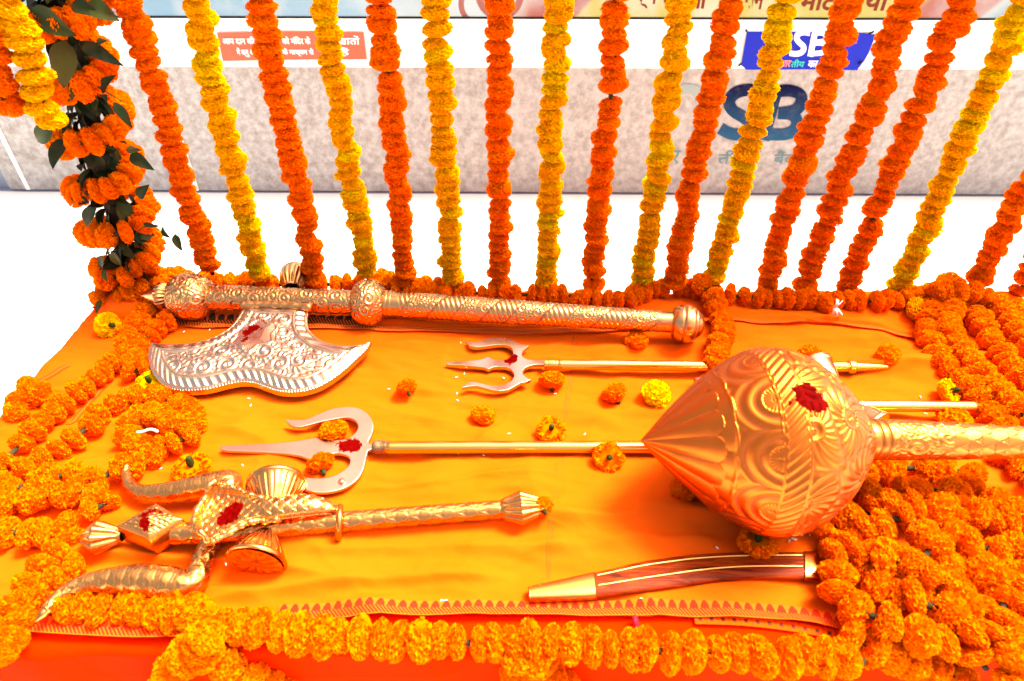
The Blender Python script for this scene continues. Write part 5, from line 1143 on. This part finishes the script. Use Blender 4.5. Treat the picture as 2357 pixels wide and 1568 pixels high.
loose('small marigold head under the point of the cobra trident', 1246, 1190, 's', (0.3, -0.8, 0.2), R=0.024)
loose('orange marigold head tied below the back garland at right', 1895, 706, 's', (1, 0.1, 0.1), R=0.034, stub=False)
bn = thing('marigold_bunch', 'small orange marigold bunch hanging off the left table edge', 'flowers', P(48, 940))
rb = random.Random(3)
for (u, v, h, R) in ((78, 908, 0.030, 0.040), (50, 922, 0.022, 0.038), (38, 950, 0.012, 0.034), (98, 906, 0.030, 0.033), (64, 893, 0.030, 0.034)):
    put_flower(bn, P(u, v, h), (rb.gauss(0, 1), rb.gauss(0, 1), rb.gauss(0, 0.5)), 's', R, rb)

# ---- white ribbon knot, string, petal, rice
RIB = plain('white_ribbon', (0.82, 0.74, 0.62), 0.7)
rk = thing('ribbon_knot', 'small white ribbon knot on the back garland at right', 'ribbon', P(1922, 712, 0.03))
for (u0, v0, h0, u1, v1, h1_) in ((1922, 708, 0.05, 1928, 690, 0.075), (1922, 708, 0.05, 1938, 694, 0.07), (1922, 708, 0.05, 1918, 724, 0.03), (1922, 708, 0.05, 1938, 724, 0.03), (1922, 708, 0.05, 1928, 726, 0.03)):
    tube('ribbon_tail', resample(catmull([tuple(P(u0, v0, h0)), tuple(P((u0 + u1) / 2 + 2, (v0 + v1) / 2, (h0 + h1_) / 2 + 0.006)), tuple(P(u1, v1, h1_))], 6), 0.006), 0.006, RIB, rk, seg=8, flat=(0.3, 1), attr=False)
st = thing('loose_string', 'short pale string on the looped garland', 'string', P(340, 992, 0.07))
tube('cord', resample(catmull([tuple(P(u, v, 0.085)) for u, v in [(315, 995), (328, 994), (342, 989), (355, 990), (363, 994)]], 8), 0.005), 0.0035, STRING, st, seg=6, attr=False)
PINKP = plain('pink_petal', (0.42, 0.012, 0.03), 0.45, var=0.35, scale=80)
pbud = thing('rose_petal', 'tiny pink petal on the cloth just behind the front garland', 'petal', P(1461, 1432, -0.012))
lathe('curled_petal', P(1454, 1433, 0.0), P(1470, 1431, 0.004), [(0, 0.002), (0.3, 0.011), (0.7, 0.013), (1, 0.006), (1.01, 0.0005)], PINKP, pbud, 20, 14)
RICE = plain('rice_white', (0.85, 0.80, 0.68), 0.5, var=0.05)
rv, rf = ico(1); rv = rv * np.array([0.0042, 0.0016, 0.0014])
rme = bpy.data.meshes.new('rice_grain'); rme.from_pydata(rv.tolist(), [], rf); rme.materials.append(RICE); rme.polygons.foreach_set('use_smooth', [True] * len(rme.polygons))
rr_ = random.Random(11)
GR = [(425, 768), (484, 762), (574, 922), (578, 936), (1052, 907), (1061, 796), (1051, 874), (1069, 864), (1159, 877), (1053, 923), (1171, 1003), (1346, 1001), (1278, 907), (1113, 1052), (1054, 1047), (895, 897), (549, 1243), (724, 1238), (527, 1313), (648, 1081), (509, 1106), (443, 1117), (1428, 1402), (1474, 1383), (372, 1083), (422, 1107), (1715, 930), (1665, 950), (2115, 921), (2130, 953), (1819, 1230), (1852, 1233), (1858, 1242), (1865, 1232), (1868, 1236), (1812, 1254), (1820, 1250), (1826, 1252), (1839, 1242), (1648, 1268), (1925, 1267), (1916, 1268), (1015, 1385), (1025, 1384), (560, 1075), (498, 1210)]
LAND = [(460, 765, 'between the axe tip and its blade'), (576, 930, 'in front of the axe blade'), (1055, 870, 'beside the slim trident prongs'), (1050, 800, 'just behind the slim trident prongs'), (1171, 1003, 'left of the upright stub flower'), (1346, 1001, 'right of the upright stub flower'), (1278, 907, 'under the slim trident collar'), (1080, 1050, 'along the long trident shaft'), (895, 897, 'right of the axe blade tip'), (549, 1243, 'under the cobra hood'), (724, 1238, 'in front of the cobra tail'), (527, 1313, 'beside the near drum cup'), (648, 1081, 'behind the far drum cup'), (440, 1105, 'beside the cobra prong bend'), (1450, 1392, 'below the scabbard tip'), (1690, 940, 'behind the mace head'), (2120, 940, 'beside the rod right of the mace'), (1840, 1240, 'in front of the mace head'), (1648, 1268, 'left of the flower before the mace'), (1920, 1267, 'at the scabbard mouth'), (1020, 1385, 'behind the front border')]
for (u, v) in GR:
    p = P(u, v); z = TZ + float(Hc(np.array(p.x), np.array(p.y))) + 0.0018
    o = bpy.data.objects.new('rice_grain', rme); o.location = (p.x, p.y, z); o.rotation_euler = (0, 0, rr_.uniform(0, 3.14)); o.scale = (1.25,) * 3; link(o)
    near = min((((u - lu) ** 2 + (v - lv) ** 2, w) for lu, lv, w in LAND))[1]
    tag(o, 'tiny white rice grain on the cloth ' + near, 'rice', 'rice grains ' + near)
print('objects', len(bpy.data.objects))
